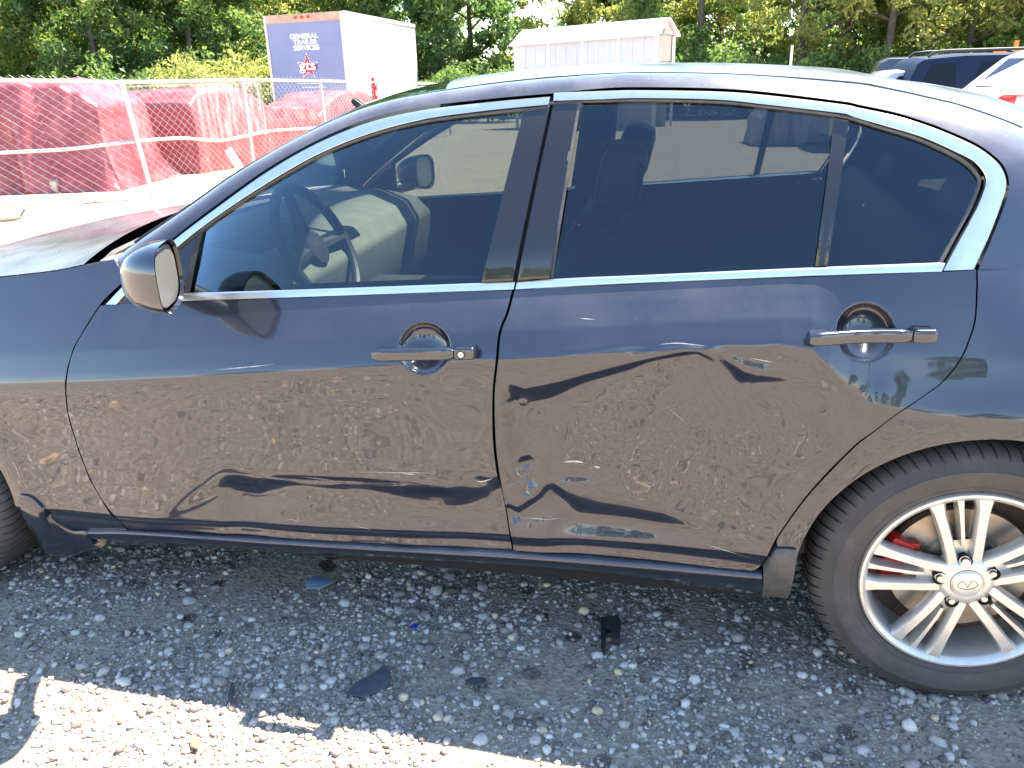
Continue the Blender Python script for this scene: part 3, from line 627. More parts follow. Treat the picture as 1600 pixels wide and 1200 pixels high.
# ---- torn paint and scratches on the dented doors
M['scratch'] = grained('bare_metal_scratch', (.50, .49, .48), (.34, .33, .33), 60, .5, metal=.3)
def scratch(px, wpx, dent, parent):
    V = []; P = spline(px, 24); n = len(P)
    for i, (u, v) in enumerate(P):
        q = osurf(u, v); k = max(.1, math.sin(PI*i/(n-1)))*wpx*random.uniform(.6, 1.2)/700
        for dz in (-k/2, k/2):
            x, z = q[0], q[2]+dz; uu, vv = proj(np.array([[x, q[1], z]])); dd = dent(uu, vv, np.array([x]), np.array([z]))[0] if dent else 0
            V.append((x, float(ysurf(x, z))+dd-.0011, z))
    o = link('scratch', mesh('scratch', V, grid_faces(n, 2)), M['scratch']); o.parent = parent
for px, w_ in (([(556, 737), (620, 737.5), (684, 739)], 1.3), ([(742, 752), (752, 754), (770, 748)], 3.5), ([(470, 745), (520, 752)], 1.2), ([(628, 739), (650, 741)], 2.2), ([(440, 811), (465, 816)], 1.0), ([(550, 822), (580, 830)], 1.0), ([(335, 578), (390, 573), (430, 569)], 1.6)): scratch(px, w_, dent_front, fd)
for px, w_ in (([(878, 727), (895, 726), (912, 728)], 4.0), ([(926, 734), (937, 737)], 3.5), ([(824, 760), (822, 770), (828, 776)], 2.2), ([(806, 740), (814, 750)], 2.0), ([(1100, 540), (1060, 536), (1030, 538)], 1.6), ([(1040, 640), (1075, 668)], 0.8), ([(1170, 560), (1210, 566)], 1.4), ([(1095, 850), (1180, 874)], 1.0), ([(904, 497), (930, 499)], 1.2), ([(810, 812), (880, 817)], 1.0)): scratch(px, w_, dent_rear, rd)
# ---- sill, mud flap, underbody and added light blocks
sill_t = [(139, 829), (199, 829), (300, 835), (430, 843.5), (570, 852), (700, 858.5), (800, 863.5), (930, 873), (1057, 884), (1167, 894), (1190, 895)]
sill_b = [(152, 856), (205, 858.5), (300, 862), (430, 869), (570, 877.5), (700, 886), (840, 896), (930, 904.5), (1000, 912.5), (1110, 927), (1192, 938)]
ruled('sill', sill_t, sill_b, M['paint'], None, 110, ((0, -.02), (.0, .002), (.04, .008), (.09, .0105), (.40, .0095), (.47, .005), (.75, -.010), (1, -.022), (1.02, -.09)), sharp=60)
ruled('sill_end', [(1192, 887), (1203, 870), (1213, 855.5), (1230, 856), (1244, 857)], [(1191, 938), (1203, 939.5), (1215, 941), (1224, 942), (1232, 943)], M['trim'], None, 20, ((0, -.02), (0, .006), (.1, .013), (.4, .012), (.7, .0), (1, -.02), (1.01, -.08)), smooth=False)
ruled('mud_flap', [(33, 772), (48, 775), (62, 786), (88, 813), (115, 828), (137, 829), (150, 846)], [(64, 858), (68, 868), (76, 873), (95, 874), (110, 872), (125, 867), (157, 857)], M['paint'], None, 30, ((0, -.02), (0, .006), (.08, .012), (.5, .012), (.9, .004), (1, -.012), (1.0, -.05)), sharp=60)
mm = MB().box((-1.43, W0, .24), (2.0, 1.52, .12)).box((-1.40, W0, .34), (3.9, 1.0, .12)).box((-2.33, W0, .60), (.36, 1.50, .46)).box((-2.80, W0, .55), (.9, .98, .28))  # floor boxes, plus front blocks added to stop sunlight leaking through the shell
o = mm.build('underbody_light_block', M['dark']); o.parent = sedan; o.matrix_parent_inverse = WINV[sedan.name]
for cx in (-.005, -2.855):
    an = np.linspace(-.25, PI+.25, 40); V = []
    for a in an:
        for y in (.03, .32): V.append((cx+.385*math.cos(a), y, .325+.385*math.sin(a)))
    k = len(V); V += [(cx+.385*math.cos(a), .32, .325+.385*math.sin(a)) for a in an]
    part('wheel_liner', mesh('wheel_liner', V, grid_faces(40, 2)+[tuple(range(k, k+40))]), M['rubber'])

# ---- roof, windscreen, rear window: one loft cut in three
def cross(i, k=25):
    p = Uall[i]; n = len(Uall); f = i/(n-1); a = np.linspace(-1, 1, k); hw = W0-p[1]
    bow = np.interp(i, [0, 44, 60, 105, 112, n-1], [-.13, -.075, -.02, .03, .09, .20]); cr = np.interp(i, [0, 44, 75, 105, n-1], [.025, .030, .028, .035, .06])
    return np.stack([p[0]+bow*(1-a*a), W0+hw*a, p[2]+cr*(1-np.abs(a)**2.2)], 1)
nU = len(Uall); iA, iB = 46, 122
def loft(name, i0, i1, m, off=(0, 0, 0)):
    V = np.array([cross(i) for i in range(i0, i1+1)]); n, k = V.shape[:2]
    o = part(name, mesh(name, V.reshape(-1, 3)+np.array(off), grid_faces(n, k)), m, None, False); return o, V
roof, RV = loft('roof', iA, iB, M['paint'])
loft('windscreen', 0, iA, M['clear_glass'], (.004, 0, -.004)); loft('rear_window', iB, nU-1, M['dark_glass'], (-.004, 0, -.004))
hl = RV.copy(); hl[..., 2] -= .035; o = part('headliner', mesh('headliner', hl.reshape(-1, 3), grid_faces(*RV.shape[:2])), M['interior'], None, False)
for s in (1, -1):
    mm = MB(); P = [(p[0], p[1] if s > 0 else 2*W0-p[1], p[2]+.002) for p in Uall[3:118:2]]; mm.tube(P, .0035, 6)
    o = mm.build('roof_moulding', M['rubber']); o.parent = sedan; o.matrix_parent_inverse = WINV[sedan.name]
# headers behind the glass edges
# ---- bonnet, cowl, wipers
hedge = fedge[94:150]; st = np.vstack([hedge]); 
def bonnet(P, i0, crown, bow, name, m, dz=0.0):
    V = []
    for i, p in enumerate(P):
        a = np.linspace(-1, 1, 29); hw = W0-p[1]-.004; f = i/(len(P)-1)
        V.append(np.stack([p[0]+(bow[0]*(1-f)+bow[1]*f)*(1-a*a), W0+hw*a, p[2]+.003+dz+np.interp(f, [0, .5, 1], crown)*(1-np.abs(a)**2.4)], 1))
    V = np.array(V); return part(name, mesh(name, V.reshape(-1, 3), grid_faces(*V.shape[:2])), m, None, False), V
_, HV = bonnet(hedge, 0, (.030, .014, .006), (-.13, -.10), 'bonnet', M['paint'])
wb = cross(0, 29); fr = HV[0]
V = np.vstack([np.array([fr[:, :]+[0, 0, -.03]]), np.array([(fr+wb)/2+[0, 0, -.055]]), np.array([wb+[.02, 0, -.03]])])
part('cowl', mesh('cowl', V.reshape(-1, 3), grid_faces(3, 29)), M['plastic'], None, False)
p0 = np.array(aty(170, 404, .20)); p1 = np.array(aty(232, 368, .36))
mm = MB().tube([p0+[-.01, -.03, -.015], p0+[.01, .01, .012], p1], [.008, .009, .006], 8).tube([p0+[.03, .05, .006], p1+[.10, .35, .05]], .0055, 6)
o = mm.build('wiper', M['trim']); o.parent = sedan; o.matrix_parent_inverse = WINV[sedan.name]
# ---- boot lid and rear end, nose (out of frame, closed shapes)
P = [Uall[-1]+np.array([.0, .0, .0]), (.86, .16, 1.045), (.96, .17, 1.03), (1.05, .19, .99), (1.065, .20, .90), (1.06, .19, .62), (1.04, .17, .45), (1.02, .17, .24)]
P = spline(P, 40); V = []
for i, p in enumerate(P):
    a = np.linspace(-1, 1, 25); f = i/39; V.append(np.stack([p[0]+np.interp(f, [0, .35, 1], [.20, .08, .07])*(1-a**2), W0+(W0-p[1])*a, p[2]+np.interp(f, [0, .3, .6], [.06, .03, 0])*(1-a**2)], 1))
V = np.array(V); part('boot_lid', mesh('boot_lid', V.reshape(-1, 3), grid_faces(40, 25)), M['paint'], None, False)
ne = fedge[149:]; P = spline(np.vstack([ne[:1]+[0, 0, 0], [[-3.60, .38, .60], [-3.64, .40, .45], [-3.58, .40, .22]]]), 20); V = []
for i, p in enumerate(P):
    a = np.linspace(-1, 1, 25); V.append(np.stack([p[0]-.16*(1-a**2), W0+(W0-p[1]+.08*(i/19))*a, p[2]+0*a], 1))
V = np.array(V); part('front_bumper', mesh('front_bumper', V.reshape(-1, 3), grid_faces(20, 25)), M['paint'], None, False)
for xx, yy, nm, m in ((1.075, .26, 'tail_lamp', 'red'), (-3.60, .44, 'head_lamp', 'chrome')):
    o = MB().box((xx, yy, .82 if xx > 0 else .64), (.05, .30, .14)).build(nm, M[m], bevel=.02); o.parent = sedan; o.matrix_parent_inverse = WINV[sedan.name]; MIRROR.append((o, None))

# ---- door mirror
g = aty(262, 434, -.125); gx, gz_ = g[0]-.0, g[2]
V = []; nS, nA = 16, 32
for i in range(nS):
    s = i/(nS-1); a = (1-s**2.3)**.5 if s < 1 else 0.0; sc = max(a, .02)
    for k in range(nA):
        q = 2*PI*k/nA; cy, cz_ = math.cos(q), math.sin(q)
        ey = math.copysign(abs(cy)**.66, cy); ez = math.copysign(abs(cz_)**.66, cz_)
        hy, hz = .074*sc, .073*sc
        y = -.118+ey*hy+.02*s; z = gz_+ez*hz*(1.0 if ez < 0 else 1.05)-.012*ey*(-1)*.5-.006*s
        x = gx-.125*s-.24*(y+.118)*(1-s)
        V.append((x, y, z))
Fc = grid_faces(nS, nA)+[(i*nA+nA-1, (i+1)*nA+nA-1, (i+1)*nA, i*nA) for i in range(nS-1)]
me = mesh('door_mirror', V, Fc); bm = bmesh.new(); bm.from_mesh(me); bmesh.ops.recalc_face_normals(bm, faces=bm.faces); bm.to_mesh(me); bm.free()
M['paint_clean'] = make_paint('mirror_paint', (0.012, 0.017, 0.034), dust=False, metal=0.5, rough=0.28)
mir = part('door_mirror', me, M['paint_clean'])
ring0 = np.array(V[:nA]); cen = ring0.mean(0)
def ringmesh(k0, k1, d0, d1, fill=False):
    a = cen+(ring0-cen)*k0+[d0, 0, 0]; b = cen+(ring0-cen)*k1+[d1, 0, 0]; VV = np.vstack([a, b]); Fx = [(i, (i+1) % nA, nA+(i+1) % nA, nA+i) for i in range(nA)]
    if fill: Fx.append(tuple(range(nA, 2*nA)))
    return mesh('m', VV, Fx, True, 30)
part('mirror_rim', ringmesh(1.0, .94, 0.002, -.006), M['black_gloss'], mir)
part('mirror_bezel', ringmesh(.91, .89, -.012, -.014), M['dark'], mir)
M['mirror'] = mat('mirror_glass', (.20, .20, .185), .35, .5)
part('mirror_glass', ringmesh(.86, .84, -.008, -.007, True), M['mirror'], mir)
part('mirror_back', ringmesh(.93, .92, -.013, -.014, True), M['dark'], mir)
mm = MB().tube([(gx-.05, -.075, gz_-.045), (gx-.10, -.02, gz_-.055), (gx-.15, .06, gz_-.06)], [.026, .026, .03], 12)
o = mm.build('mirror_foot', M['plastic']); o.parent = mir; MIRROR.append((o, None))

# ---- wheels
def wheel(cx, rot):
    wx = cx; C = (cx, 0, .325); root_o = None
    # tyre with shoulder grooves
    prof = [(.222, .030), (.226, .018), (.234, .009), (.2400, .0055), (.2415, .0035), (.2445, .0035), (.246, .0048), (.262, -.003), (.282, -.0045), (.2835, -.0062), (.287, -.0060), (.289, -.0035), (.310, .006), (.322, .016), (.330, .028), (.3345, .045), (.336, .075), (.3365, .11), (.336, .15), (.3345, .18), (.330, .195), (.315, .21), (.28, .222), (.222, .19)]
    pitches = 76; V = []; Fc = []; m = len(prof); cols = []
    for p in range(pitches):
        for f, gr in ((0.0, 0), (.42, 0), (.80, 0), (.82, 1), (.98, 1)):
            cols.append((p+f, gr))
    for p, gr in cols:
        for j, (r, h) in enumerate(prof):
            q = 2*PI*(p+(.9*(h-.03)/.1 if 12 <= j <= 16 else (.5 if j > 16 else 0)))/pitches
            rr = r-(.0055 if gr and 13 <= j <= 19 else 0)
            z = .325+rr*math.sin(q)*1.0
            if z < .004: z = .004
            V.append((cx+rr*math.cos(q), h, z))
    n = len(cols)
    for i in range(n):
        for j in range(m-1): Fc.append((i*m+j, i*m+j+1, ((i+1) % n)*m+j+1, ((i+1) % n)*m+j))
    me = mesh('tyre', V, Fc, True, 38); bm = bmesh.new(); bm.from_mesh(me); bmesh.ops.recalc_face_normals(bm, faces=bm.faces); bm.to_mesh(me); bm.free()
    # wheel = rim mesh carrying tyre etc. as sub-parts
    mb = MB()
    mb.lathe([(.2175, .034), (.2285, .026), (.2295, .012), (.2265, .005), (.221, .004), (.213, .009), (.208, .022), (.203, .05), (.198, .12), (.205, .18), (.215, .20)], C, n=96)
    def Q(r, lat, y, a): return (cx+r*math.cos(a)-lat*math.sin(a), y, .325+r*math.sin(a)+lat*math.cos(a))
    for g in range(5):
        a = PI/2+rot+g*2*PI/5
        for sd in (-1, 1):
            # main spoke: trapezoid section, slightly bowed, flaring into the lip
            st = [(.050, .0235, .014, .016), (.075, .0275, .013, .012), (.11, .0325, .0125, .009), (.15, .039, .0130, .008), (.185, .0455, .0145, .008), (.200, .0485, .018, .009), (.2125, .051, .022, .012)]
            P = []
            for r, lat, hw, y in st:
                for dl, dy in ((-hw, .030), (-hw*.98, .006), (-hw*.70, .0), (hw*.70, .0), (hw*.98, .006), (hw, .030), (hw*.5, .038), (-hw*.5, .038)):
                    P.append(Q(r, sd*lat+dl*1.0, y+dy, a))
            k = 8; mb.add(P, grid_faces(len(st), k)+[(i*k+k-1, (i+1)*k+k-1, (i+1)*k, i*k) for i in range(len(st)-1)])
        st = [(.088, .0052, .020), (.11, .0052, .015), (.15, .0056, .013), (.19, .007, .012), (.2125, .010, .013)]; P = []
        for r, hw, y in st:
            for dl, dy in ((-hw*1.3, .03), (-hw*.7, .002), (hw*.7, .002), (hw*1.3, .03)): P.append(Q(r, dl, y+dy, a))
        mb.add(P, grid_faces(len(st), 4)+[(i*4+3, (i+1)*4+3, (i+1)*4, i*4) for i in range(len(st)-1)])
        # pocket floor between the roots of a spoke pair
        P = [Q(r, l, y, a) for r, hw, y in ((.045, .026, .03), (.075, .024, .032), (.098, .024, .036)) for l in (-hw, 0, hw)]
        mb.add(P, grid_faces(3, 3))
    mb.lathe([(.0335, .012), (.036, .009), (.046, .0095), (.054, .013), (.064, .022), (.066, .05)], C, n=64)
    rim = mb.build('wheel', M['alloy'], None, True, 42); rim.parent = sedan; rim.matrix_parent_inverse = WINV[sedan.name]
    ch = []
    o = link('tyre', me, M['tyre']); ch.append(o)
    ch.append(MB().lathe([(.0001, .0045), (.028, .0045), (.0305, .0055), (.0315, .007), (.033, .0055), (.0345, .0065), (.0345, .014)], C, n=56).build('hub_cap', M['alloy']))
    # emblem on the cap: oval ring split by a narrow wedge
    pts = []
    for t in np.linspace(.07, .93, 44):
        q = PI/2+2*PI*t; pts.append((.0205*math.cos(q), .0115*math.sin(q)-.0005))
    apex = (0.0, -.006); lft = [pts[-1], apex][::1]
    path = [apex]+[( .0075, .0105)]+pts[::-1]+[(-.0075, .0105)]+[apex] if False else [apex]+pts+[apex]
    mb = MB(); c_, s_ = math.cos(rot*.9), math.sin(rot*.9)
    mb.tube([(cx+px*c_-pz*s_, .0042, .325+px*s_+pz*c_) for px, pz in path], .0008, 6)
    ch.append(mb.build('emblem', M['alloy_dark']))
    for g in range(5):
        a = PI/2+rot+g*2*PI/5; p = (cx+.0572*math.cos(a), .0, .325+.0572*math.sin(a))
        o = MB().lathe([(.0001, .030), (.012, .030), (.0135, .012), (.0150, .0095)], p, n=28).build('lug_hole', M['dark']); ch.append(o)
        mb = MB().lathe([(.0001, .0085), (.0072, .0088), (.0082, .011), (.0090, .016), (.0105, .0165), (.0110, .03)], p, n=6 if g else 24)
        o = mb.build('wheel_nut', M['nut'], None, True, 30); ch.append(o)
    ch.append(MB().lathe([(.055, .062), (.090, .060), (.092, .072), (.155, .072), (.155, .094), (.09, .094)], C, n=72).build('brake_disc', M['disc']))
    ch.append(MB().lathe([(.001, .11), (.20, .11), (.205, .12)], C, n=48).build('brake_shield', M['rust']))
    mb = MB()
    for a in np.linspace(PI*.87, PI*1.06, 6): mb.box((cx+.150*math.cos(a), .066, .325+.150*math.sin(a)), (.05, .045, .030), rot=Matrix.Rotation(-(a), 3, 'Y'))
    mb.box((cx-.123, .058, .325+.062), (.050, .02, .014)).box((cx-.118, .060, .325+.035), (.012, .02, .05)).box((cx-.140, .052, .325+.012), (.06, .02, .02))
    ch.append(mb.build('brake_caliper', M['caliper'], bevel=.002))
    for o in ch: o.parent = rim
    return rim
M['alloy'] = grained('alloy_silver', (.70, .67, .60), (.62, .59, .53), 40, .32, metal=.55)
M['alloy_dark'] = mat('emblem_grey', (.18, .18, .18), .3, .8)
M['nut'] = mat('nut_steel', (.62, .60, .54), .28, .9)
M['disc'] = grained('brake_steel', (.42, .38, .33), (.30, .25, .20), 25, .38, metal=.8)
M['rust'] = grained('rusty_shield', (.05, .035, .028), (.10, .06, .04), 18, .8)
tm = mat('tyre_rubber', (.03, .03, .03), .72); M['tyre'] = tm; p = tm.node_tree.nodes['Principled BSDF']
n1 = noise_tex(tm, 9, 5, .7); L(tm, ramp(tm, n1.outputs[0], [(.30, (.040, .038, .036)), (.55, (.065, .060, .055)), (.75, (.115, .105, .093))]), p.inputs['Base Color'])
b = N(tm, 'ShaderNodeBump', Strength=.25, Distance=.003); n2 = noise_tex(tm, 120, 3); L(tm, n2.outputs[0], b.inputs['Height']); L(tm, b.outputs[0], p.inputs['Normal'])
rw = wheel(-.005, .209); fw = wheel(-2.855, .55)
for wo in (rw, fw):
    c = wo.copy(); c.data = wo.data; COL.objects.link(c); c.parent = sedan
    c.matrix_parent_inverse = WINV[sedan.name]@Matrix.Translation((0, 2*W0, 0))@Matrix.Scale(-1, 4, (0, 1, 0)) if False else WINV[sedan.name]
    cx = -.005 if wo is rw else -2.855
    Rm = Matrix.Translation((cx, W0, 0))@Matrix.Rotation(PI, 4, 'Z')@Matrix.Translation((-cx, -W0, 0))
    c.matrix_basis = Rm
    for chd in wo.children:
        q = chd.copy(); COL.objects.link(q); q.parent = c

# ---- cabin
def inp(o): o.parent = sedan; o.matrix_parent_inverse = WINV[sedan.name]; return o
dash = [(-2.16, .84), (-2.16, 1.00), (-2.02, 1.005), (-1.86, .985), (-1.74, .96), (-1.68, .90), (-1.70, .72), (-1.85, .50), (-2.1, .5)]
inp(MB().prism([(x, .14, z) for x, z in dash], (0, 1.43, 0)).build('dashboard', M['dash'], bevel=.015, sharp=50))
sw = aty(497, 386, .50)
b = MB(); hood_ = [(-.10, -.13), (-.10, .05), (-.06, .085), (.02, .09), (.075, .06), (.085, .0), (.075, -.13)]
cc = aty(405, 395, .50)
inp(MB().prism([(cc[0]+x*1.2, .33, cc[2]-.03+z) for x, z in hood_], (0, .36, 0)).build('instrument_hood', M['interior'], bevel=.025, sharp=50))
ax = Vector((.90, 0, .43)).normalized(); a1 = Vector((0, 1, 0)); a2 = ax.cross(a1)
c = Vector(sw); mb = MB(); P = [c+(a1*math.cos(t)+a2*math.sin(t))*.185 for t in np.linspace(0, 2*PI, 49)]; mb.tube(P, .0155, 10, cap=False)
for t, r in ((PI*.5, .18), (PI*1.03, .18), (-.03, .18)):
    d = (a1*math.cos(t)+a2*math.sin(t)); mb.tube([c-ax*.03, c+d*r], [.028, .013], 8)
mb.lathe([(.001, -.012), (.05, -.015), (.062, -.03), (.05, -.06)], c, -ax, 24) if False else mb.lathe([(.001, .02), (.05, .012), (.066, -.01), (.05, -.06)], c-ax*.01, ax, 24)
mb.tube([c-ax*.05, c-ax*.35], [.045, .05], 12)
inp(mb.build('steering_wheel', M['interior']))
def seat(x, y, wdt, name):
    t = MB()
    def pill(c, d, rot): t.box(c, d, rot=rot)
    ry = lambda a: Matrix.Rotation(a, 3, 'Y')
    pill((x, y, .50), (.52, wdt, .17), ry(-.08)); pill((x+.33, y, .80), (.15, wdt*.92, .58), ry(.30)); 
    t2 = MB(); 
    s = t.build(name, M['leather'], bevel=.055, sharp=60); inp(s)
    h = MB().box((x+.45, y, 1.165), (.11, .26, .17), rot=ry(.22)).build('headrest', M['leather'], bevel=.04, sharp=60); h.parent = s
    p = MB().tube([(x+.42, y-.06, 1.02), (x+.445, y-.06, 1.12)], .006, 6).tube([(x+.42, y+.06, 1.02), (x+.445, y+.06, 1.12)], .006, 6).build('headrest_post', M['chrome']); p.parent = s
seat(-1.28, .50, .50, 'front_seat'); seat(-1.28, 2*W0-.50, .50, 'front_seat')
b = MB().box((-.42, W0, .52), (.50, 1.30, .18), rot=Matrix.Rotation(-.06, 3, 'Y')).box((-.12, W0, .80), (.16, 1.30, .58), rot=Matrix.Rotation(.36, 3, 'Y')).build('rear_seat', M['leather'], bevel=.05, sharp=60); inp(b)
for y in (.50, 2*W0-.50):
    h = MB().box((.02, y, 1.09), (.10, .25, .13), rot=Matrix.Rotation(.3, 3, 'Y')).build('headrest', M['leather'], bevel=.035, sharp=60); h.parent = b
inp(MB().box((.33, W0, 1.03), (.62, 1.25, .03)).build('parcel_shelf', M['interior']))
inp(MB().box((-1.1, W0, .33), (2.6, 1.5, .04)).build('cabin_floor', M['interior']))
inp(MB().box((-1.3, W0, .58), (.9, .22, .40)).build('centre_console', M['interior'], bevel=.03))
inp(MB().box((-1.62, W0, 1.285), (.05, .23, .075)).tube([(-1.62, W0, 1.30), (-1.70, W0, 1.36)], .012, 8).build('inside_mirror', M['interior'], bevel=.012))
# door linings and pillars, both sides
V = []; xs = np.linspace(-2.12, -.15, 30)
for x in xs:
    zt = float(zb(x))-.005
    for z, o in ((zt, .045), (zt-.01, .085), (zt-.10, .10), (zt-.22, .11), (zt-.24, .15), (zt-.34, .15), (.34, .11)): V.append((x, float(ysurf(x, z))*.5+o, z))
part('door_lining', mesh('door_lining', V, grid_faces(30, 7), True, 40), M['interior'])
V = []
for (u0, v0, u1, v1) in ((838, 168, 770, 442), (880, 160, 830, 440)):
    A = osurf(u0, v0, .035); B = osurf(u1, v1, .035); V += [A, B]
part('pillar_lining', mesh('pillar_lining', V, [(0, 1, 3, 2)]), M['interior'])
# inner face of the roof rail
ins = np.array([.0, .035, -.012]); kk = 3; V = []
for i in range(len(Lall)):
    a = Lall[i]+np.array([0, .02, -.01]); b2 = Uall[i]+np.array([0, .03, -.02]); V += [a, (a+b2)/2+np.array([0, .012, -.02]), b2]
part('rail_lining', mesh('rail_lining', V, grid_faces(len(Lall), 3)), M['interior'])

# ---- mirror near-side parts to the far side
mp = {}
bpy.context.view_layer.update()
for o, far in MIRROR:
    src = far or o.data; me = src.copy(); nv = len(me.vertices); co = np.empty(nv*3, np.float32); me.vertices.foreach_get('co', co); co = co.reshape(-1, 3); co[:, 1] = 2*W0-co[:, 1]
    me.vertices.foreach_set('co', co.ravel()); me.flip_normals(); me.update()
    if not me.materials: me.materials.append(o.data.materials[0])
    c = bpy.data.objects.new(o.name.split('.')[0], me); COL.objects.link(c); mp[o] = c
    if o.parent is sedan: c.parent = sedan; c.matrix_parent_inverse = WINV[sedan.name]
    else: c.parent = mp[o.parent]
# ------------------------------------------------------------------ fence
M['galv'] = grained('galvanised', (.42, .43, .43), (.55, .55, .54), 12, .42, metal=.35)
M['wire'] = mat('fence_wire', (.50, .51, .52), .45, .3)
fence = thing('chain_link_fence', 'galvanised chain link fence with a bent middle rail beside the red wrapped cars', 'fence', (-8.0, 8.8, gz(0, 8.8)))
FI = Matrix.Translation((8.0, -8.8, -gz(0, 8.8)))
def fpart(mb, name, m, **k):
    o = mb.build(name, m, None, **k); o.parent = fence; o.matrix_parent_inverse = FI; return o
# plan nodes: base x,y and height of the top rail (from the photo)
nodes = []
for (x, y, u, v) in ((-16.2, 6.2, None, None), (-13.2, 7.15, None, None), (-10.6, 7.95, -60, 120), (-8.0, 8.8, 185, 129)):
    nodes.append([x, y, aty(u, v, y)[2] if u is not None else 1.56])
def on_line(u, v, xx):
    d = ray(u, v); t = (xx-CX)/d[0]; return _C+d*t
for u, v, xx in ((378, 125, -8.0), (502, 126.5, -7.95), (587, 129, -8.1), (648, 130.5, -8.1), (700, 131.5, -8.0)):
    q = on_line(u, v, xx); nodes.append([q[0], q[1], q[2]])
nodes = np.array(nodes)
def fz(x, y): return gz(x, y)
for i, (x, y, h) in enumerate(nodes):
    lean = (-.16 if i == 3 else .03*math.sin(i*2.3)); mb = MB().tube([(x, y, fz(x, y)-.05), (x+lean, y, h-.02)], .032, 10); fpart(mb, 'post', M['galv'])
    fpart(MB().lathe([(.001, .05), (.03, .035), (.038, .0), (.036, -.04)], (x+lean, y, h-.01), (0, 0, 1), 12), 'post_cap', M['galv'])
fpart(MB().tube([(x+(-.16 if i == 3 else 0), y, h) for i, (x, y, h) in enumerate(nodes)], .026, 8), 'top_rail', M['galv'])
mid = []
for u, v in ((-220, 252), (-60, 243), (0, 239), (60, 236), (110, 233), (160, 227), (200, 222)):
    d = ray(u, v); a, bb = nodes[1][:2], nodes[3][:2]; nrm = np.array([bb[1]-a[1], -(bb[0]-a[0])]); t = ((a-_C[:2])@nrm)/(d[:2]@nrm); mid.append(_C+d*t)
for u, v in ((245, 218), (290, 216), (340, 220), (378, 214), (420, 205), (460, 202), (500, 199), (560, 190), (620, 180)): mid.append(on_line(u, v, -7.97))
fpart(MB().tube(spline(mid, 60), .024, 8), 'middle_rail', M['galv'])
# woven wire: zigzag strands, one mesh
def wiremesh():
    V = []; Fc = []; cell = .082
    for i in range(len(nodes)-1):
        (x0, y0, h0), (x1, y1, h1) = nodes[i], nodes[i+1]; ln = math.hypot(x1-x0, y1-y0); 
        if i >= 6: cell_ = .11
        else: cell_ = cell
        ns = int(ln/cell_); nx_, ny_ = -(y1-y0)/ln, (x1-x0)/ln; r = .0025+.0005*i
        for k in range(ns):
            f = (k+.5)/ns; bx, by = x0+(x1-x0)*f, y0+(y1-y0)*f; zb_ = fz(bx, by)+.02; zt = h0+(h1-h0)*f+.07; nz = int((zt-zb_)/(cell_*.70))
            base_i = len(V)
            for j in range(nz+1):
                s = .5 if (j+k) % 2 else -.5; ff = f+s*1.06/ns; lean = -.16*((zb_+j*cell_*.70-zb_)/1.6)*(1-min(1, math.hypot(x0+(x1-x0)*ff+8.0, y0+(y1-y0)*ff-8.8)/3))
                bul = .03*noise.noise(Vector((bx, by, j*.2))); px, py, pz = x0+(x1-x0)*ff+nx_*bul+lean, y0+(y1-y0)*ff+ny_*bul, zb_+j*(zt-zb_)/nz
                tx, ty = (x1-x0)/ln, (y1-y0)/ln
                for a in range(3):
                    q = 2*PI*a/3+.5; V.append((px+tx*r*math.cos(q)+nx_*(r*math.sin(q)), py+ty*r*math.cos(q)+ny_*(r*math.sin(q)), pz+r*.5*math.cos(q)))
            for j in range(nz):
                for a in range(3): Fc.append((base_i+j*3+a, base_i+j*3+(a+1) % 3, base_i+(j+1)*3+(a+1) % 3, base_i+(j+1)*3+a))
    return mesh('wire_mesh', V, Fc)
o = link('wire_mesh', wiremesh(), M['wire']); o.parent = fence; o.matrix_parent_inverse = FI; tag(o, kind='stuff')
# red marker hung on the fence
q = on_line(592, 129, -7.98); mb = MB().box((0, 0, -.34), (.10, .05, .70)).box((.06, 0, -.12), (.05, .05, .10)).box((.06, 0, -.36), (.05, .05, .12)).box((.07, 0, -.58), (.07, .05, .12)).box((0, 0, .05), (.08, .04, .14))
o = mb.build('red_marker', M['red'], bevel=.01); o.location = (q[0]-.12, q[1]-.10, q[2]); tag(o, 'notched red marker board hung on the fence before the white trailer side', 'marker')

# ------------------------------------------------------------------ cars wrapped in red plastic
wm = mat('red_wrap', (.50, .04, .05), .32, coat=.35); p = wm.node_tree.nodes['Principled BSDF']; p.inputs['Coat Roughness'].default_value = .2
n1 = noise_tex(wm, 1.6, 5, .6); n2 = noise_tex(wm, 7, 4, .6)
cA = ramp(wm, n1.outputs[0], [(.3, (.28, .060, .075)), (.5, (.38, .11, .125)), (.68, (.48, .21, .22))]); cB = ramp(wm, n2.outputs[0], [(.35, (.6, .6, .6)), (.65, (1.2, 1.2, 1.2))])
mu = N(wm, 'ShaderNodeMix', data_type='RGBA', blend_type='MULTIPLY'); mu.inputs[0].default_value = .8; L(wm, cA, mu.inputs[6]); L(wm, cB, mu.inputs[7]); L(wm, mu.outputs[2], p.inputs['Base Color'])
p.inputs['Subsurface Weight'].default_value = .0
def translucent(m, f, c):
    o_ = m.node_tree.nodes['Material Output']; p_ = m.node_tree.nodes['Principled BSDF']; t_ = N(m, 'ShaderNodeBsdfTranslucent', Color=(*c, 1)); x_ = N(m, 'ShaderNodeMixShader'); x_.inputs[0].default_value = f
    L(m, p_.outputs[0], x_.inputs[1]); L(m, t_.outputs[0], x_.inputs[2]); L(m, x_.outputs[0], o_.inputs[0])
translucent(wm, .40, (.46, .15, .165)); M['wrap'] = wm
fm = bpy.data.materials.new('clear_film'); fm.use_nodes = True; M['film'] = fm; p = fm.node_tree.nodes['Principled BSDF']; p.inputs['Base Color'].default_value = (.62, .50, .50, 1); p.inputs['Roughness'].default_value = .18; p.inputs['Coat Weight'].default_value = .5
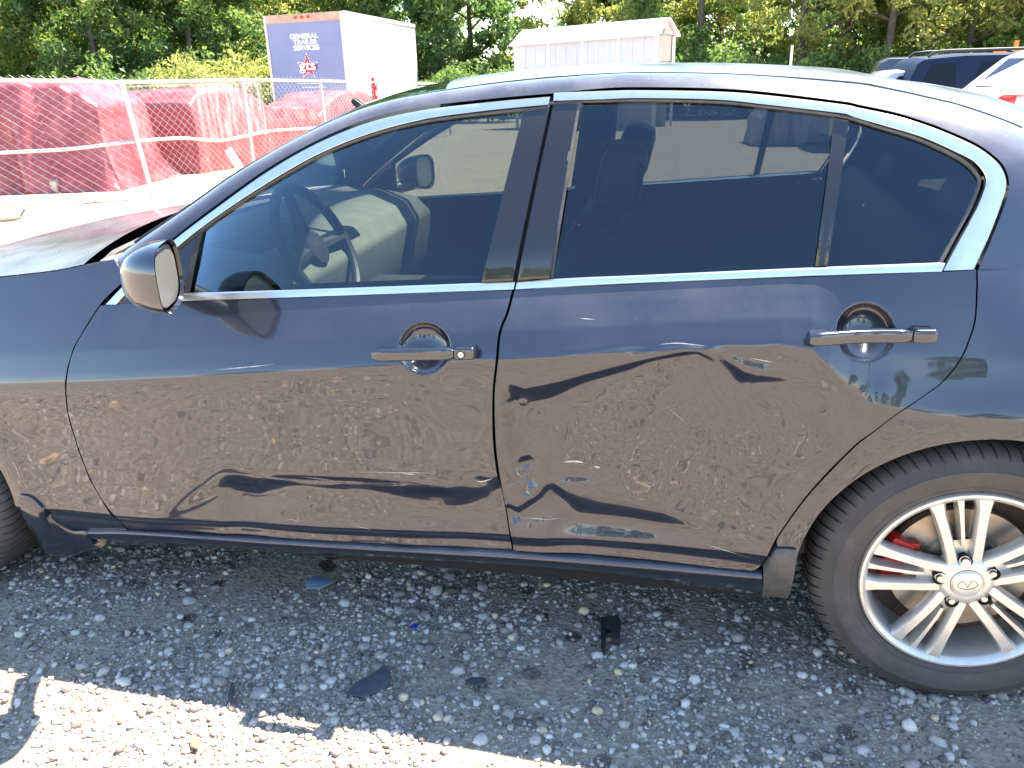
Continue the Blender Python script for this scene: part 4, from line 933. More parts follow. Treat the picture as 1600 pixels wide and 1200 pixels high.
mpn = N(fm, 'ShaderNodeMapping'); mpn.inputs['Scale'].default_value = (9, 2.0, 1.2); tcn = N(fm, 'ShaderNodeTexCoord'); L(fm, tcn.outputs['Object'], mpn.inputs[0]); nf_ = noise_tex(fm, 1.6, 6, .7, mpn.outputs[0]); L(fm, ramp(fm, nf_.outputs[0], [(.42, (.02, .02, .02)), (.70, (.6, .6, .6))]), p.inputs['Alpha'])
M['film_red'] = grained('red_film', (.36, .05, .06), (.52, .20, .20), 3.5, .35, coat=.3)
translucent(M['film_red'], .40, (.50, .20, .20))
def wrapped(name, label, loc, rz, prof, width, m, seed, skirt=.25, roundy=.28, flare=0.0, fold=.03):
    """prof: (length position, height); cloth draped over a vehicle-like outline"""
    prof = np.array(prof, float); n = 90; m_ = 60; s = np.linspace(prof[0, 0], prof[-1, 0], n); h = np.interp(s, prof[:, 0], prof[:, 1])
    ker = np.exp(-.5*(np.arange(-6, 7)/2.4)**2); ker /= ker.sum(); h = np.convolve(np.pad(h, 6, mode='edge'), ker, mode='valid')
    V = []
    for i in range(n):
        for j in range(m_):
            t = j/(m_-1)*2-1; a = abs(t); wv = width/2
            # section: up the side, round the shoulder, over the top
            if a > .45:
                k = (a-.45)/.55; z = h[i]*(1-k)**1.0; y = wv*(1+flare*k)*(1)
                z = h[i]*(1-roundy*.25)*(1-k); y = wv*(.93+.07*min(1, k*4)+flare*k*k)
            else:
                q = a/.45; z = h[i]*(1-roundy*.25*q**3); y = wv*.93*math.sin(q*PI/2)**.85 if q < 1 else wv*.93
            y *= math.copysign(1, t); e = min(i, n-1-i)/(n-1); 
            P = Vector((s[i]*1.5, y*1.8, z*.7+seed))
            fo = fold*(noise.noise(P*Vector((2.2, 1, .5)))+.6*noise.noise(Vector((s[i]*5, y*.8, z*.6+seed)))+.45*noise.noise(Vector((s[i]*11+y*3, z*1.3-s[i]*2, seed))))*(.4+min(1, a*1.4))
            dr = .10*noise.noise(Vector((s[i]*1.1, y, seed+5)))*max(0, a-.5)
            V.append((s[i], y+math.copysign(1, t)*(fo+dr), max(.0, z+fo*.8+.01)))
    # close the two ends with hanging cloth
    Fc = grid_faces(n, m_)
    for i in (0, n-1):
        sg = -1 if i == 0 else 1; ring = V[i*m_:(i+1)*m_]; k0 = len(V); hh = h[i]
        rows = 14
        for r in range(1, rows+1):
            f = r/rows
            for j, pnt in enumerate(ring):
                z = pnt[2]*(1-f); fo = fold*1.4*noise.noise(Vector((pnt[1]*5, z*.7, seed+9)))*f
                V.append((pnt[0]+sg*(.05*f+flare*.5*f*f*hh+fo), pnt[1]*(1+.05*f*flare), z))
        pr = [i*m_+j for j in range(m_)]
        for r in range(rows):
            cur = [k0+r*m_+j for j in range(m_)]
            for j in range(m_-1): Fc.append((pr[j], pr[j+1], cur[j+1], cur[j]))
            pr = cur
    me = mesh(name, V, Fc, True); bm = bmesh.new(); bm.from_mesh(me); bmesh.ops.recalc_face_normals(bm, faces=bm.faces); bm.to_mesh(me); bm.free()
    me.polygons.foreach_set('use_smooth', [True]*len(me.polygons))
    o = link(name, me, m); o.location = loc; o.rotation_euler = (0, 0, rz); return tag(o, label, 'wrapped car', None)
# tall wrapped van parallel to the left run of fence: its right end shows
def gl(x, y): return (x, y, gz(x, y))
wrapped('wrapped_van', 'tall vehicle fully draped in red plastic, flared skirt at its end', gl(-12.6, 10.15), .20, [(-3.2, 1.45), (-1.5, 1.62), (2.2, 1.66), (2.75, 1.60), (3.05, 1.2)], 1.9, M['wrap'], 2.0, flare=.26, fold=.10)
w2 = wrapped('wrapped_pickup', 'vehicle wrapped in red film with a glossy whitish covered cab', gl(-10.15, 14.8), PI/2-.08, [(-2.3, 1.25), (-2.0, 1.52), (-.5, 1.55), (.35, 1.15), (2.2, 1.05), (2.5, .85)], 1.85, M['film_red'], 5.0, fold=.035)
mb = MB(); V = []
wrapped('wrapped_coupe', 'low rounded car wrapped in sagging red film with pale sheen', gl(-10.3, 20.6), PI/2-.06, [(-2.4, .8), (-1.9, 1.12), (-.9, 1.42), (.7, 1.42), (1.7, 1.1), (2.3, .95)], 1.85, M['film_red'], 9.0, fold=.045)
# clear film over the pickup cab, hanging loose
def film(c, l, wdt, z0, z1, rz, name, label, seed, m):
    n, k = 50, 40; V = []
    for i in range(n):
        for j in range(k):
            s = (i/(n-1)-.5)*l; t = j/(k-1)*2-1; a = abs(t); z = z1-(max(0, a-.55)/.45)**1.5*(z1-z0); y = math.copysign(wdt/2*min(1, a/.6)**.9, t)
            fo = .045*(noise.noise(Vector((s*3, z*3, seed)))+.5*noise.noise(Vector((s*9, y*2+z*3, seed)))); V.append((s+fo, y+math.copysign(fo, t)+math.copysign(.03, t), z+fo*.8+.03))
    o = link(name, mesh(name, V, grid_faces(n, k)), m); o.location = c; o.rotation_euler = (0, 0, rz); return tag(o, label, 'plastic film')
film(gl(-10.22, 13.6), 2.2, 1.95, .55, 1.56, PI/2-.08, 'plastic_film', 'crumpled clear film thrown over the wrapped pickup cab', 3, M['film'])
# timber and litter by the wrapped cars
M['timber'] = grained('timber', (.50, .42, .32), (.62, .55, .45), 8, .8)
a, b_ = gnd(276, 274), gnd(340, 266); mb = MB().tube([a+[0, .5, .10], b_+[0, .5, .10]], .05, 6); o = mb.build('timber_beam', M['timber']); tag(o, 'pale timber beam lying on blocks under the wrapped pickup', 'beam')
a = gnd(372, 272); mb = MB().box((a[0], a[1], a[2]+.20), (.12, .10, .55), rot=Matrix.Rotation(-.5, 3, 'Y')); tag(mb.build('white_board', M['white'], bevel=.01), 'short white board leaning beside the fence', 'board')
mb = MB(); a = gnd(425, 246); mb.lathe([(.17, -.1), (.30, -.1), (.32, 0), (.30, .1), (.17, .1), (.17, -.1)], (a[0]-.35, a[1]+.6, a[2]+.3), (.3, 1, 0), 28); tag(mb.build('loose_wheel', M['trim']), 'loose grey wheel standing at the foot of the fence', 'wheel')
for k, (u, v) in enumerate(((28, 312), (52, 306))):
    a = gnd(u, v); mb = MB().box((0, 0, .10), (.10, .28, .20), rot=Matrix.Rotation(.3-.2*k, 3, 'X')); o = mb.build('wood_block', M['timber'], bevel=.01); o.location = a+[0, .9, 0]; tag(o, 'pale wood block at the foot of the draped van', 'block', 'wood blocks under the draped van')
a, b_ = gnd(0, 350), gnd(34, 346); mb = MB().tube([a+[-.2, 0, .03], (a+b_)/2+[0, .03, .04], b_+[0, 0, .05]], [.02, .035, .02], 7).tube([b_+[-.02, 0, .04], b_+[.04, .05, .14]], .015, 6); tag(mb.build('dead_branch', grained('bark', (.16, .13, .10), (.25, .21, .17), 30, .9)), 'broken dry branch lying on the sunlit gravel beyond the bonnet', 'branch')

# ------------------------------------------------------------------ white box trailer with blue front
n0 = aty(535, 17, 27.0); l0 = aty(412, 27, 27.7); f0 = aty(648, 42, 36.5); f0[2] = n0[2]
bot = aty(549, 174, 27.0)[2]; top = n0[2]
A = np.array([l0[0], l0[1]]); B = np.array([n0[0], n0[1]]); D = np.array([f0[0], f0[1]])
ang = math.atan2(B[1]-A[1], B[0]-A[0]); wd = np.linalg.norm(B-A); dl = np.linalg.norm(D-B); dirL = (D-B)/dl
trailer = thing('box_trailer', 'white box trailer with a blue front carrying white lettering and red star', 'trailer', (B[0], B[1], gz(0, 27)))
TI = Matrix.Translation((-B[0], -B[1], -gz(0, 27)))
def tp(o): o.parent = trailer; o.matrix_parent_inverse = TI; return o
M['tr_white'] = grained('trailer_white', (.78, .78, .77), (.70, .70, .69), 1.2, .35)
M['tr_blue'] = grained('trailer_blue', (.17, .20, .37), (.20, .23, .39), 1.0, .45)
M['tr_frame'] = grained('trailer_frame', (.55, .45, .38), (.62, .58, .52), 2.5, .5); M['tr_rust'] = grained('trailer_header', (.42, .25, .16), (.52, .38, .30), 2.5, .6)
c0 = [(A[0], A[1]), (B[0], B[1]), (D[0], D[1]), (A[0]+D[0]-B[0], A[1]+D[1]-B[1])]
tp(MB().prism([(x, y, bot) for x, y in c0], (0, 0, top-bot)).build('box_body', M['tr_white'], sharp=30))
ex = np.array([*(B-A)/wd, 0]); en = np.array([ex[1], -ex[0], 0]); eu = np.array([0, 0, 1.0])
if en[1] > 0: en = -en
A3 = np.array([A[0], A[1], bot])
def fp(a, z, o=.0): return A3+ex*a+eu*z+en*o
H = top-bot
tp(MB().prism([fp(.12, .03, .005), fp(wd-.12, .03, .005), fp(wd-.12, H-.28, .005), fp(.12, H-.28, .005)], en*.02).build('front_panel', M['tr_blue']))
for q in ([fp(0, 0), fp(.11, 0), fp(.11, H), fp(0, H)], [fp(wd-.11, 0), fp(wd, 0), fp(wd, H), fp(wd-.11, H)], [fp(.112, H-.26), fp(wd-.112, H-.26), fp(wd-.112, H), fp(.112, H)]):
    tp(MB().prism(q, en*.05).build('front_frame', M['tr_rust'] if q[0][2] > bot+1 else M['tr_frame']))
for z in (.55, 1.1, 1.65, 2.2):
    if z < H-.4: tp(MB().prism([fp(.13, z, .026), fp(wd-.13, z, .026), fp(wd-.13, z+.02, .026), fp(.13, z+.02, .026)], en*.006).build('panel_seam', M['tr_blue']))
for a in (wd*.42, wd*.5, wd*.58): tp(MB().prism([fp(a-.05, H-.16, .052), fp(a+.05, H-.16, .052), fp(a+.05, H-.08, .052), fp(a-.05, H-.08, .052)], en*.03).build('marker_lamp', M['red']))
e3 = np.array([*dirL, 0]); B3 = np.array([B[0], B[1], bot]); es = np.array([dirL[1], -dirL[0], 0]); es = es if es[0] > 0 else -es
tp(MB().prism([B3+eu*(H-.12)+es*.003, B3+e3*dl+eu*(H-.12)+es*.003, B3+e3*dl+eu*(H+.02)+es*.003, B3+eu*(H+.02)+es*.003], es*.03).build('top_rail', M['galv']))
tp(MB().prism([B3+es*.003, B3+e3*dl+es*.003, B3+e3*dl+eu*.14+es*.003, B3+eu*.14+es*.003], es*.03).build('bottom_rail', M['galv']))
tp(MB().box((*(B3-eu*.35+e3*2.0-ex*.7)[:3],), (.16, .16, .75)).box((*(B3-eu*.35+e3*2.0-ex*(wd-.7))[:3],), (.16, .16, .75)).build('landing_leg', M['galv']))
for k in (6.6, 7.9):
    for a in (.15, wd-.15):
        c = B3+e3*k-ex*a; c[2] = gz(0, c[1])+.5
        tp(MB().lathe([(.001, -.12), (.28, -.12), (.46, -.13), (.5, -.08), (.5, .08), (.46, .13), (.001, .12)], c, ex, 28).build('wheel', M['rubber']))
WH = mat('letter_white', (.80, .80, .82), .5); RD = mat('star_red', (.45, .03, .05), .5)
def text(s, name, m, h, a, z, o=.034, bold=.012, extr=.004, sx=1.0):
    cu = bpy.data.curves.new('t', 'FONT'); cu.body = s; cu.align_x = 'CENTER'; cu.size = h; cu.offset = bold; cu.extrude = extr
    ob = bpy.data.objects.new('t', cu); COL.objects.link(ob); bpy.context.view_layer.update(); me = bpy.data.meshes.new_from_object(ob); bpy.data.objects.remove(ob)
    R = np.array([ex*sx, eu, en]); co = np.array([v.co[:] for v in me.vertices]); org = fp(a, z, o)
    for v, c in zip(me.vertices, co): v.co = org+R.T@c
    return tp(link(name, me, m))
def at_face(u, v):
    """pixel on the trailer's front face -> (along, height)"""
    d = ray(u, v); t = ((A3-_C)@en)/(d@en); q = _C+d*t-A3; return q@ex, q[2]
for s, (u, v), (u2, v2) in (('GENERAL', (476, 60), (476, 50)), ('TRAILER', (478, 69), (478, 59.5)), ('SERVICES', (480, 78), (480, 68.5))):
    a, z = at_face(u, v); _, z2 = at_face(u2, v2); text(s, 'lettering', WH, (z2-z)*1.10, a, z, bold=.007, sx=1.25)
ca, cz0 = at_face(482, 104)
def star(r, a0, k=.42): return [(r*(1 if i % 2 == 0 else k)*math.sin(a0+i*PI/5), r*(1 if i % 2 == 0 else k)*math.cos(a0+i*PI/5)) for i in range(10)]
for r, m, o, nm in ((.47, WH, .032, 'star_edge'), (.41, RD, .045, 'star')):
    tp(MB().prism([fp(ca+x, cz0+y, o) for x, y in star(r, 0)], en*.01).build(nm, m, smooth=False))
a, z = at_face(483, 109); text('gts', 'lettering', RD, .46, a, z, .060, .030, sx=1.35); text('gts', 'lettering', WH, .46, a, z, .072, .008, sx=1.35)
for v0, (ua, ub) in ((131, (466, 502)), (137, (474, 508))):
    mb = MB(); u = ua
    while u < ub:
        wv = random.uniform(1.0, 3.0); a1, z1 = at_face(u, v0); a2, z2 = at_face(u+wv, v0-1.6); mb.prism([fp(a1, z1, .034), fp(a2, z1, .034), fp(a2, z2, .034), fp(a1, z2, .034)], en*.004); u += wv+random.uniform(.6, 1.4)
    tp(mb.build('small_lettering', WH, smooth=False))

# ------------------------------------------------------------------ metal carport
pr = aty(1026, 53, 27.0); pl = aty(805, 70, 29.0)
er = pr[2]; A = np.array([pl[0], pl[1]]); B = np.array([pr[0], pr[1]]); ln = np.linalg.norm(B-A); ex = np.array([*(B-A)/ln, 0]); en = np.array([-ex[1], ex[0], 0]); en = en if en[1] > 0 else -en
gw = 1.5; erl = pl[2]; g0 = np.array([A[0], A[1], 0]); ridge = er+.46; zg = gz(0, 31)
shed = thing('metal_carport', 'white metal carport with a gabled roof and half height side panels', 'carport', (*((A+B)/2), zg)); SI = Matrix.Translation((-(A+B)[0]/2, -(A+B)[1]/2, -zg))
def spt(o): o.parent = shed; o.matrix_parent_inverse = SI; return o
def S(a, d, z): p = g0+ex*a+en*d; return (p[0], p[1], z+(erl-er)*(1-a/ln))
M['sheet'] = grained('white_sheet', (.50, .53, .58), (.44, .47, .53), 1.5, .4); M['tan'] = grained('tan_trim', (.48, .42, .34), (.56, .50, .42), 3, .6)
pd = .82; nr = 26
for side, d in ((0, 0), (1, gw)):
    for k in range(nr):
        a0, a1 = ln*k/nr, ln*(k+1)/nr-.004; dd = -.005 if k % 2 else 0.0
        if side == 0: spt(MB().prism([S(a0, d+dd, er-pd), S(a1, d+dd, er-pd), S(a1, d+dd, er), S(a0, d+dd, er)], en*.03).build('side_panel', M['sheet'], smooth=False))
    if side: spt(MB().prism([S(0, d, er-pd), S(ln, d, er-pd), S(ln, d, er), S(0, d, er)], en*.03).build('side_panel', M['sheet'], smooth=False))
for d0, d1, z0, z1 in ((-.18, gw/2, er-.06, ridge), (gw+.18, gw/2, er-.06, ridge)):
    spt(MB().prism([S(-.15, d0, z0), S(ln+.15, d0, z0), S(ln+.15, d1, z1), S(-.15, d1, z1)], (0, 0, .05)).build('roof_slope', M['sheet'], smooth=False))
for a in (0.0, ln-.03):
    spt(MB().prism([S(a, .0, er), S(a, gw, er), S(a, gw/2, ridge-.05)], ex*.03).build('gable', M['sheet'], smooth=False))
spt(MB().prism([S(ln-.1, 0, er-pd), S(ln-.1, gw, er-pd), S(ln-.1, gw, er-.02), S(ln-.1, 0, er-.02)], ex*.03).build('end_panel', M['tan'], smooth=False))
for a in np.linspace(0, ln, 5):
    for d in (0.02, gw-.02): spt(MB().box(S(a, d, (zg+er)/2-.05), (.10, .10, er-zg)).build('post', M['white']))
spt(MB().prism([S(0, -.02, er-pd-.10), S(ln, -.02, er-pd-.10), S(ln, -.02, er-pd-.005), S(0, -.02, er-pd-.005)], en*.05).build('edge_trim', M['white']))
spt(MB().prism([S(.1, gw-.3, zg), S(ln-.1, gw-.3, zg), S(ln-.1, gw-.3, er-pd), S(.1, gw-.3, er-pd)], en*.05).build('back_wall', M['tan']))
spt(MB().prism([S(ln*.02, .10, zg), S(ln*.98, .10, zg), S(ln*.98, .10, er-pd-.12), S(ln*.02, .10, er-pd-.12)], en*.04).build('lower_wall', M['tan']))
spt(MB().prism([S(ln+.02, .35*gw, er+.02), S(ln+.02, .65*gw, er+.02), S(ln+.02, .60*gw, er+.34), S(ln+.02, .40*gw, er+.34)], ex*.02).build('gable_vent', M['tan']))
# ------------------------------------------------------------------ other parked vehicles
def vehicle(name, label, loc, rz, L_, w_, top, belt, paint, wheels, glass_polys, th=.17, zb0=.30, rr=.36):
    """rear at x=0, front at x=L_, right side at y=-w_/2. top: (x, z) outline"""
    top = np.array(top, float); root = thing(name, label, 'car', loc, rz)
    xs = np.unique(np.r_[np.linspace(0, L_, 70), top[:, 0]]); V = []; k = 15
    hmax = top[:, 1].max()
    def sy(z, zt): return w_/2-.03*max(0, (.6-z))-(max(0, z-belt)/(hmax-belt))*th
    for x in xs:
        zt = np.interp(x, top[:, 0], top[:, 1]); zb_ = zb0
        for cx in wheels:
            d = abs(x-cx); R_ = rr+.05
            if d < R_: zb_ = max(zb_, rr+math.sqrt(R_*R_-d*d))
        zb_ = min(zb_, zt-.05); pin = 1-.05*max(0, 1-x/.35)**2-.09*max(0, 1-(L_-x)/.6)**2
        half = []
        for f in (0, .25, .5, .75, .93): z = zb_+(zt-.05-zb_)*f; half.append((sy(z, zt)*pin, z))
        e = half[-1][0]; half += [(e-.035, zt-.015), (e-.12, zt+.005)]
        ring = [(-y, z) for y, z in half]+[(0, zt+.03)]+[(y, z) for y, z in half[::-1]]
        V += [(x, y, z) for y, z in ring]
    n = len(xs); Fc = grid_faces(n, k)+[tuple(range(k)), tuple((n-1)*k+j for j in range(k))]+[(i*k, (i+1)*k, (i+1)*k+k-1, i*k+k-1) for i in range(n-1)]
    mb = MB(); mb.add(V, Fc); mb.build('body', paint, root, True, 40)
    for nm, poly, side in glass_polys:
        m = {'window': M['car_glass'], 'trim': M['rubber'], 'handle': M['chrome'], 'cladding': M['trim']}[nm]
        for sd in ((-1, 1) if side == 's' else (0,)):
            if side == 's':
                P = [(x, sd*(sy(z, hmax)+.004), z) for x, z in poly]; mb = MB().prism(P, (0, sd*.008, 0))
            mb.build(nm, m, root, sharp=30)
    for cx in wheels:
        for sd in (-1, 1):
            wo = MB().lathe([(.20, -.10), (rr-.03, -.11), (rr, -.07), (rr, .07), (rr-.03, .11), (.20, .10)], (cx, sd*(w_/2-.13), rr), (0, 1, 0), 32).build('wheel', M['rubber'], root)
            mbr = MB().lathe([(.001, .06), (.05, .075), (.06, .06), (.20, .05), (.235, .075)], (cx, sd*(w_/2-.13), rr), (0, sd, 0), 30); mbr.build('rim', M['alloy'], wo)
    return root, sy
def vpart(root, mb, name, m, **k): return mb.build(name, m, root, **k)
navy = make_paint('navy_paint', (.006, .012, .034), dust=False, metal=.0, coat=.0, rough=.45); navy.node_tree.nodes['Principled BSDF'].inputs['Specular IOR Level'].default_value = .25; greyp = make_paint('grey_paint', (.045, .045, .055), dust=False, metal=.4); whitep = make_paint('white_car_paint', (.72, .71, .69), dust=False, metal=0, rough=.4); silver = make_paint('silver_paint', (.52, .53, .55), dust=False, metal=.6)
q = aty(1398, 150, 16.2)
suv, sy = vehicle('navy_suv', 'dark navy boxy suv with roof rails parked side on', (q[0], 17.1, gz(0, 17)), .03, 4.75, 1.88,
    [(0, .75), (.03, 1.05), (.10, 1.12), (.34, 1.66), (.46, 1.74), (1.2, 1.79), (2.6, 1.78), (3.0, 1.70), (3.55, 1.18), (4.4, 1.05), (4.7, .90), (4.75, .6)], 1.12, navy, (.95, 3.75),
    [('window', [(.40, 1.22), (1.05, 1.20), (1.02, 1.64), (.60, 1.62)], 's'), ('window', [(1.30, 1.20), (2.05, 1.18), (2.05, 1.66), (1.52, 1.66)], 's'), ('window', [(2.15, 1.18), (2.95, 1.17), (2.72, 1.60), (2.15, 1.66)], 's'), ('handle', [(1.42, 1.02), (1.66, 1.02), (1.66, 1.06), (1.42, 1.06)], 's'), ('handle', [(2.3, 1.01), (2.54, 1.01), (2.54, 1.05), (2.3, 1.05)], 's'), ('cladding', [(1.6, .5), (3.2, .5), (3.2, .38), (1.6, .38)], 's')])
for sd in (-1, 1):
    vpart(suv, MB().tube([(.55, sd*.66, 1.77), (.65, sd*.66, 1.85), (.9, sd*.66, 1.87), (2.4, sd*.66, 1.87), (2.6, sd*.66, 1.80)], .028, 8), 'roof_rail', M['plastic'])
    vpart(suv, MB().box((.02, sd*.80, 1.0), (.10, .14, .34)), 'tail_lamp', M['red'], bevel=.02)
vpart(suv, MB().tube([(2.45, -.2, 1.81), (2.50, -.2, 1.93)], .012, 6).box((2.5, -.2, 1.95), (.10, .06, .04)), 'roof_aerial', M['galv'])
# white suv: rear corner shows over the sedan's boot
rz = math.radians(9); cr_ = aty(1606, 150, 9.9); off = Matrix.Rotation(rz, 3, 'Z')@Vector((.1, -.94, 0)); vl = (cr_[0]-off.x, cr_[1]-off.y, gz(0, 10.8))
wsuv, sy = vehicle('white_suv', 'white suv seen from its rear corner with a wide red tail lamp', vl, rz, 4.75, 1.90,
    [(0, .70), (.03, 1.02), (.10, 1.17), (.20, 1.22), (.62, 1.60), (.80, 1.68), (1.6, 1.72), (2.6, 1.70), (3.1, 1.55), (3.7, 1.14), (4.5, .98), (4.75, .7)], 1.15, whitep, (.95, 3.8),
    [('window', [(.62, 1.24), (1.35, 1.20), (1.35, 1.58), (.95, 1.56)], 's'), ('window', [(1.45, 1.20), (2.3, 1.18), (2.3, 1.60), (1.45, 1.60)], 's')])
# rear glass, lamp, badge and plate placed on the tailgate
def tail(y0, y1, x0, z0, x1, z1, nm, m, out=.012, t=.01, **k):
    P = [(x0-out, y0, z0), (x0-out, y1, z0), (x1-out, y1*.93, z1), (x1-out, y0*.93, z1)]
    return vpart(wsuv, MB().prism(P, (-t, 0, t*.5)), nm, m, sharp=30, **k)
tail(.62, -.62, .235, 1.235, .60, 1.585, 'rear_window', M['car_glass'])
vpart(wsuv, MB().tube([(.19, .55, 1.235), (.19, .1, 1.245)], .012, 6), 'rear_wiper', M['plastic'])
lamp_m = mat('lamp_red', (.50, .02, .03), .15, coat=1)
for sd in (-1, 1):
    P = [(.02, sd*.40, 1.00), (.02, sd*.40, 1.10), (.03, sd*.55, 1.16), (.10, sd*.93, 1.17), (.26, sd*.965, 1.14), (.24, sd*.965, 1.0), (.06, sd*.90, .97)]
    vpart(wsuv, MB().prism(P, (-.03, sd*.012, 0)), 'tail_lamp', lamp_m, bevel=.006)
vpart(wsuv, MB().lathe([(.04, 0), (.05, .012), (.06, 0)], (.02, 0, 1.08), (-1, 0, 0), 24), 'badge', M['chrome'])
vpart(wsuv, MB().box((-.0, .70, .80), (.03, .18, .12)), 'dark_panel', M['plastic']); vpart(wsuv, MB().box((-.005, 0, .86), (.03, .5, .14)), 'plate_recess', M['trim'])
# grey suv, pale sedan and a wreck further back
q = aty(1354, 110, 19.5); g2, sy = vehicle('grey_suv', 'dark grey suv with a red tail lamp standing behind the navy one', (q[0], 20.5, gz(0, 20.5)), -.12, 4.6, 1.85,
    [(0, .75), (.03, 1.05), (.16, 1.24), (.42, 1.76), (.6, 1.84), (2.6, 1.84), (3.1, 1.65), (3.6, 1.15), (4.6, .9)], 1.15, greyp, (.9, 3.6), [('window', [(1.0, 1.22), (1.55, 1.2), (1.55, 1.68), (1.15, 1.68)], 's'), ('window', [(1.7, 1.2), (2.5, 1.2), (2.5, 1.70), (1.7, 1.70)], 's')])
for sd in (-1, 1): vpart(g2, MB().prism([(.06, sd*.90, 1.02), (.30, sd*.955, 1.05), (.34, sd*.93, 1.40), (.22, sd*.86, 1.38)], (-.03, sd*.03, 0)), 'tail_lamp', lamp_m)
q = aty(1325, 118, 16); s2, sy = vehicle('pale_sedan', 'pale silver sedan parked low behind the blue sedan roof', (aty(1302, 118, 16.6)[0], 17.5, gz(0, 17.5)), .05, 4.6, 1.80,
    [(0, .7), (.06, 1.02), (.8, 1.08), (1.4, 1.40), (2.2, 1.45), (2.8, 1.40), (3.4, 1.02), (4.3, .88), (4.6, .6)], 1.0, silver, (.9, 3.6), [('window', [(1.2, 1.08), (2.0, 1.06), (2.0, 1.34), (1.55, 1.33)], 's'), ('window', [(2.1, 1.06), (2.95, 1.05), (2.75, 1.32), (2.1, 1.36)], 's')], rr=.32)
s2.scale = (.8, 1, 1.08)
q = gnd(1300, 118); wk = wrapped('wrecked_hatchback', 'crushed car under crumpled grey sheeting near the trees', (aty(1300, 104, 19)[0], 19.5, gz(0, 19.5)), .1, [(-1.6, .5), (-1.2, 1.35), (-.6, 1.62), (-.2, 1.45), (1.2, 1.2), (1.7, .8)], 1.7, grained('grey_sheeting', (.30, .31, .32), (.45, .45, .45), 4, .3, coat=.3), 31, fold=.10); wk['category'] = 'wreck'
q = aty(1235, 104, 33); tag(MB().tube([(q[0], 33, gz(0, 33)), (q[0], 33, q[2]+.75)], .05, 8).build('marker_post', M['white']), 'thin pale marker post standing before the undergrowth', 'post')
q = aty(1590, 84, 26); mb = MB(); 
for k in range(5): mb.tube([(q[0]+.25*k-.3, 26, gz(0, 26)), (q[0]+.22*k-.3, 26, q[2]+.15+.25*math.sin(k*2.1))], .06, 6)
mb.box((q[0], 26, q[2]), (1.3, .06, .2)); tag(mb.build('orange_barrier', mat('orange', (.75, .22, .03), .5)), 'orange barrier rails standing behind the navy suv', 'barrier')

# ------------------------------------------------------------------ trees
def leafmat(name, c1, c2, c3):
    m = bpy.data.materials.new(name); m.use_nodes = True; nt = m.node_tree; nt.nodes.remove(nt.nodes['Principled BSDF']); out = nt.nodes['Material Output']
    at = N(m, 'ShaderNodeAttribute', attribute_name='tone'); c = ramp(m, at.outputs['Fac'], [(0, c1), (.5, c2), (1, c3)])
    d = N(m, 'ShaderNodeBsdfDiffuse'); t = N(m, 'ShaderNodeBsdfTranslucent'); gl_ = N(m, 'ShaderNodeBsdfGlossy', Roughness=.45, Color=(.5, .5, .45, 1)); L(m, c, d.inputs[0])
    hs = N(m, 'ShaderNodeHueSaturation', Saturation=1.15, Value=1.35); L(m, c, hs.inputs['Color']); L(m, hs.outputs[0], t.inputs[0])
    a = N(m, 'ShaderNodeMixShader'); a.inputs[0].default_value = .5; L(m, d.outputs[0], a.inputs[1]); L(m, t.outputs[0], a.inputs[2])
    b2 = N(m, 'ShaderNodeMixShader'); b2.inputs[0].default_value = .03; L(m, a.outputs[0], b2.inputs[1]); L(m, gl_.outputs[0], b2.inputs[2]); L(m, b2.outputs[0], out.inputs[0]); return m
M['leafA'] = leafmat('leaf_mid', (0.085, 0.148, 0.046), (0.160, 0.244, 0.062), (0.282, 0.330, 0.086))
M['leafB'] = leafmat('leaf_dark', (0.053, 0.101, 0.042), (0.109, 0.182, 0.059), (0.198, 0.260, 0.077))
M['leafC'] = leafmat('leaf_olive_backlit', (0.160, 0.200, 0.062), (0.282, 0.313, 0.101), (0.415, 0.409, 0.148))  # paler leaf colour, set more on right-hand trees to imitate backlit haze
M['bark'] = grained('tree_bark', (.09, .075, .06), (.16, .135, .11), 6, .9, bump=.4)
def leaves(name, clumps, per, size, m, droop=.0):
    n = sum(int(per*c[4]) for c in clumps); C_ = np.zeros((n, 3)); tn = np.zeros(n); k = 0
    for cx, cy, cz_, r, f, t0 in clumps:
        q = int(per*f); g_ = rng.normal(0, 1, (q, 3)); g_ /= np.linalg.norm(g_, axis=1, keepdims=True); rad = r*rng.uniform(.25, 1.0, q)**.55
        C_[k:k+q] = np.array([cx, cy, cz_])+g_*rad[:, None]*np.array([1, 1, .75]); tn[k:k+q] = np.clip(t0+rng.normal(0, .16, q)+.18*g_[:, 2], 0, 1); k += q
    a = rng.normal(0, 1, (n, 3)); a /= np.linalg.norm(a, axis=1, keepdims=True); b_ = np.cross(a, rng.normal(0, 1, (n, 3))); b_ /= np.linalg.norm(b_, axis=1, keepdims=True)
    s = size*rng.uniform(.6, 1.35, (n, 1)); P = np.stack([C_-a*s, C_-a*s*.1+b_*s*.42, C_+a*s, C_-a*s*.1-b_*s*.42], 1)
    P[:, 2, 2] -= s[:, 0]*.2
    me = bpy.data.meshes.new(name); me.vertices.add(n*4); me.vertices.foreach_set('co', P.astype(np.float32).ravel()); me.loops.add(n*4); me.loops.foreach_set('vertex_index', np.arange(n*4, dtype=np.int32)); me.polygons.add(n); me.polygons.foreach_set('loop_start', np.arange(n, dtype=np.int32)*4)
    at = me.attributes.new('tone', 'FLOAT', 'POINT'); at.data.foreach_set('value', np.repeat(tn, 4).astype(np.float32)); me.update(); me.validate(); me.materials.append(m); return me
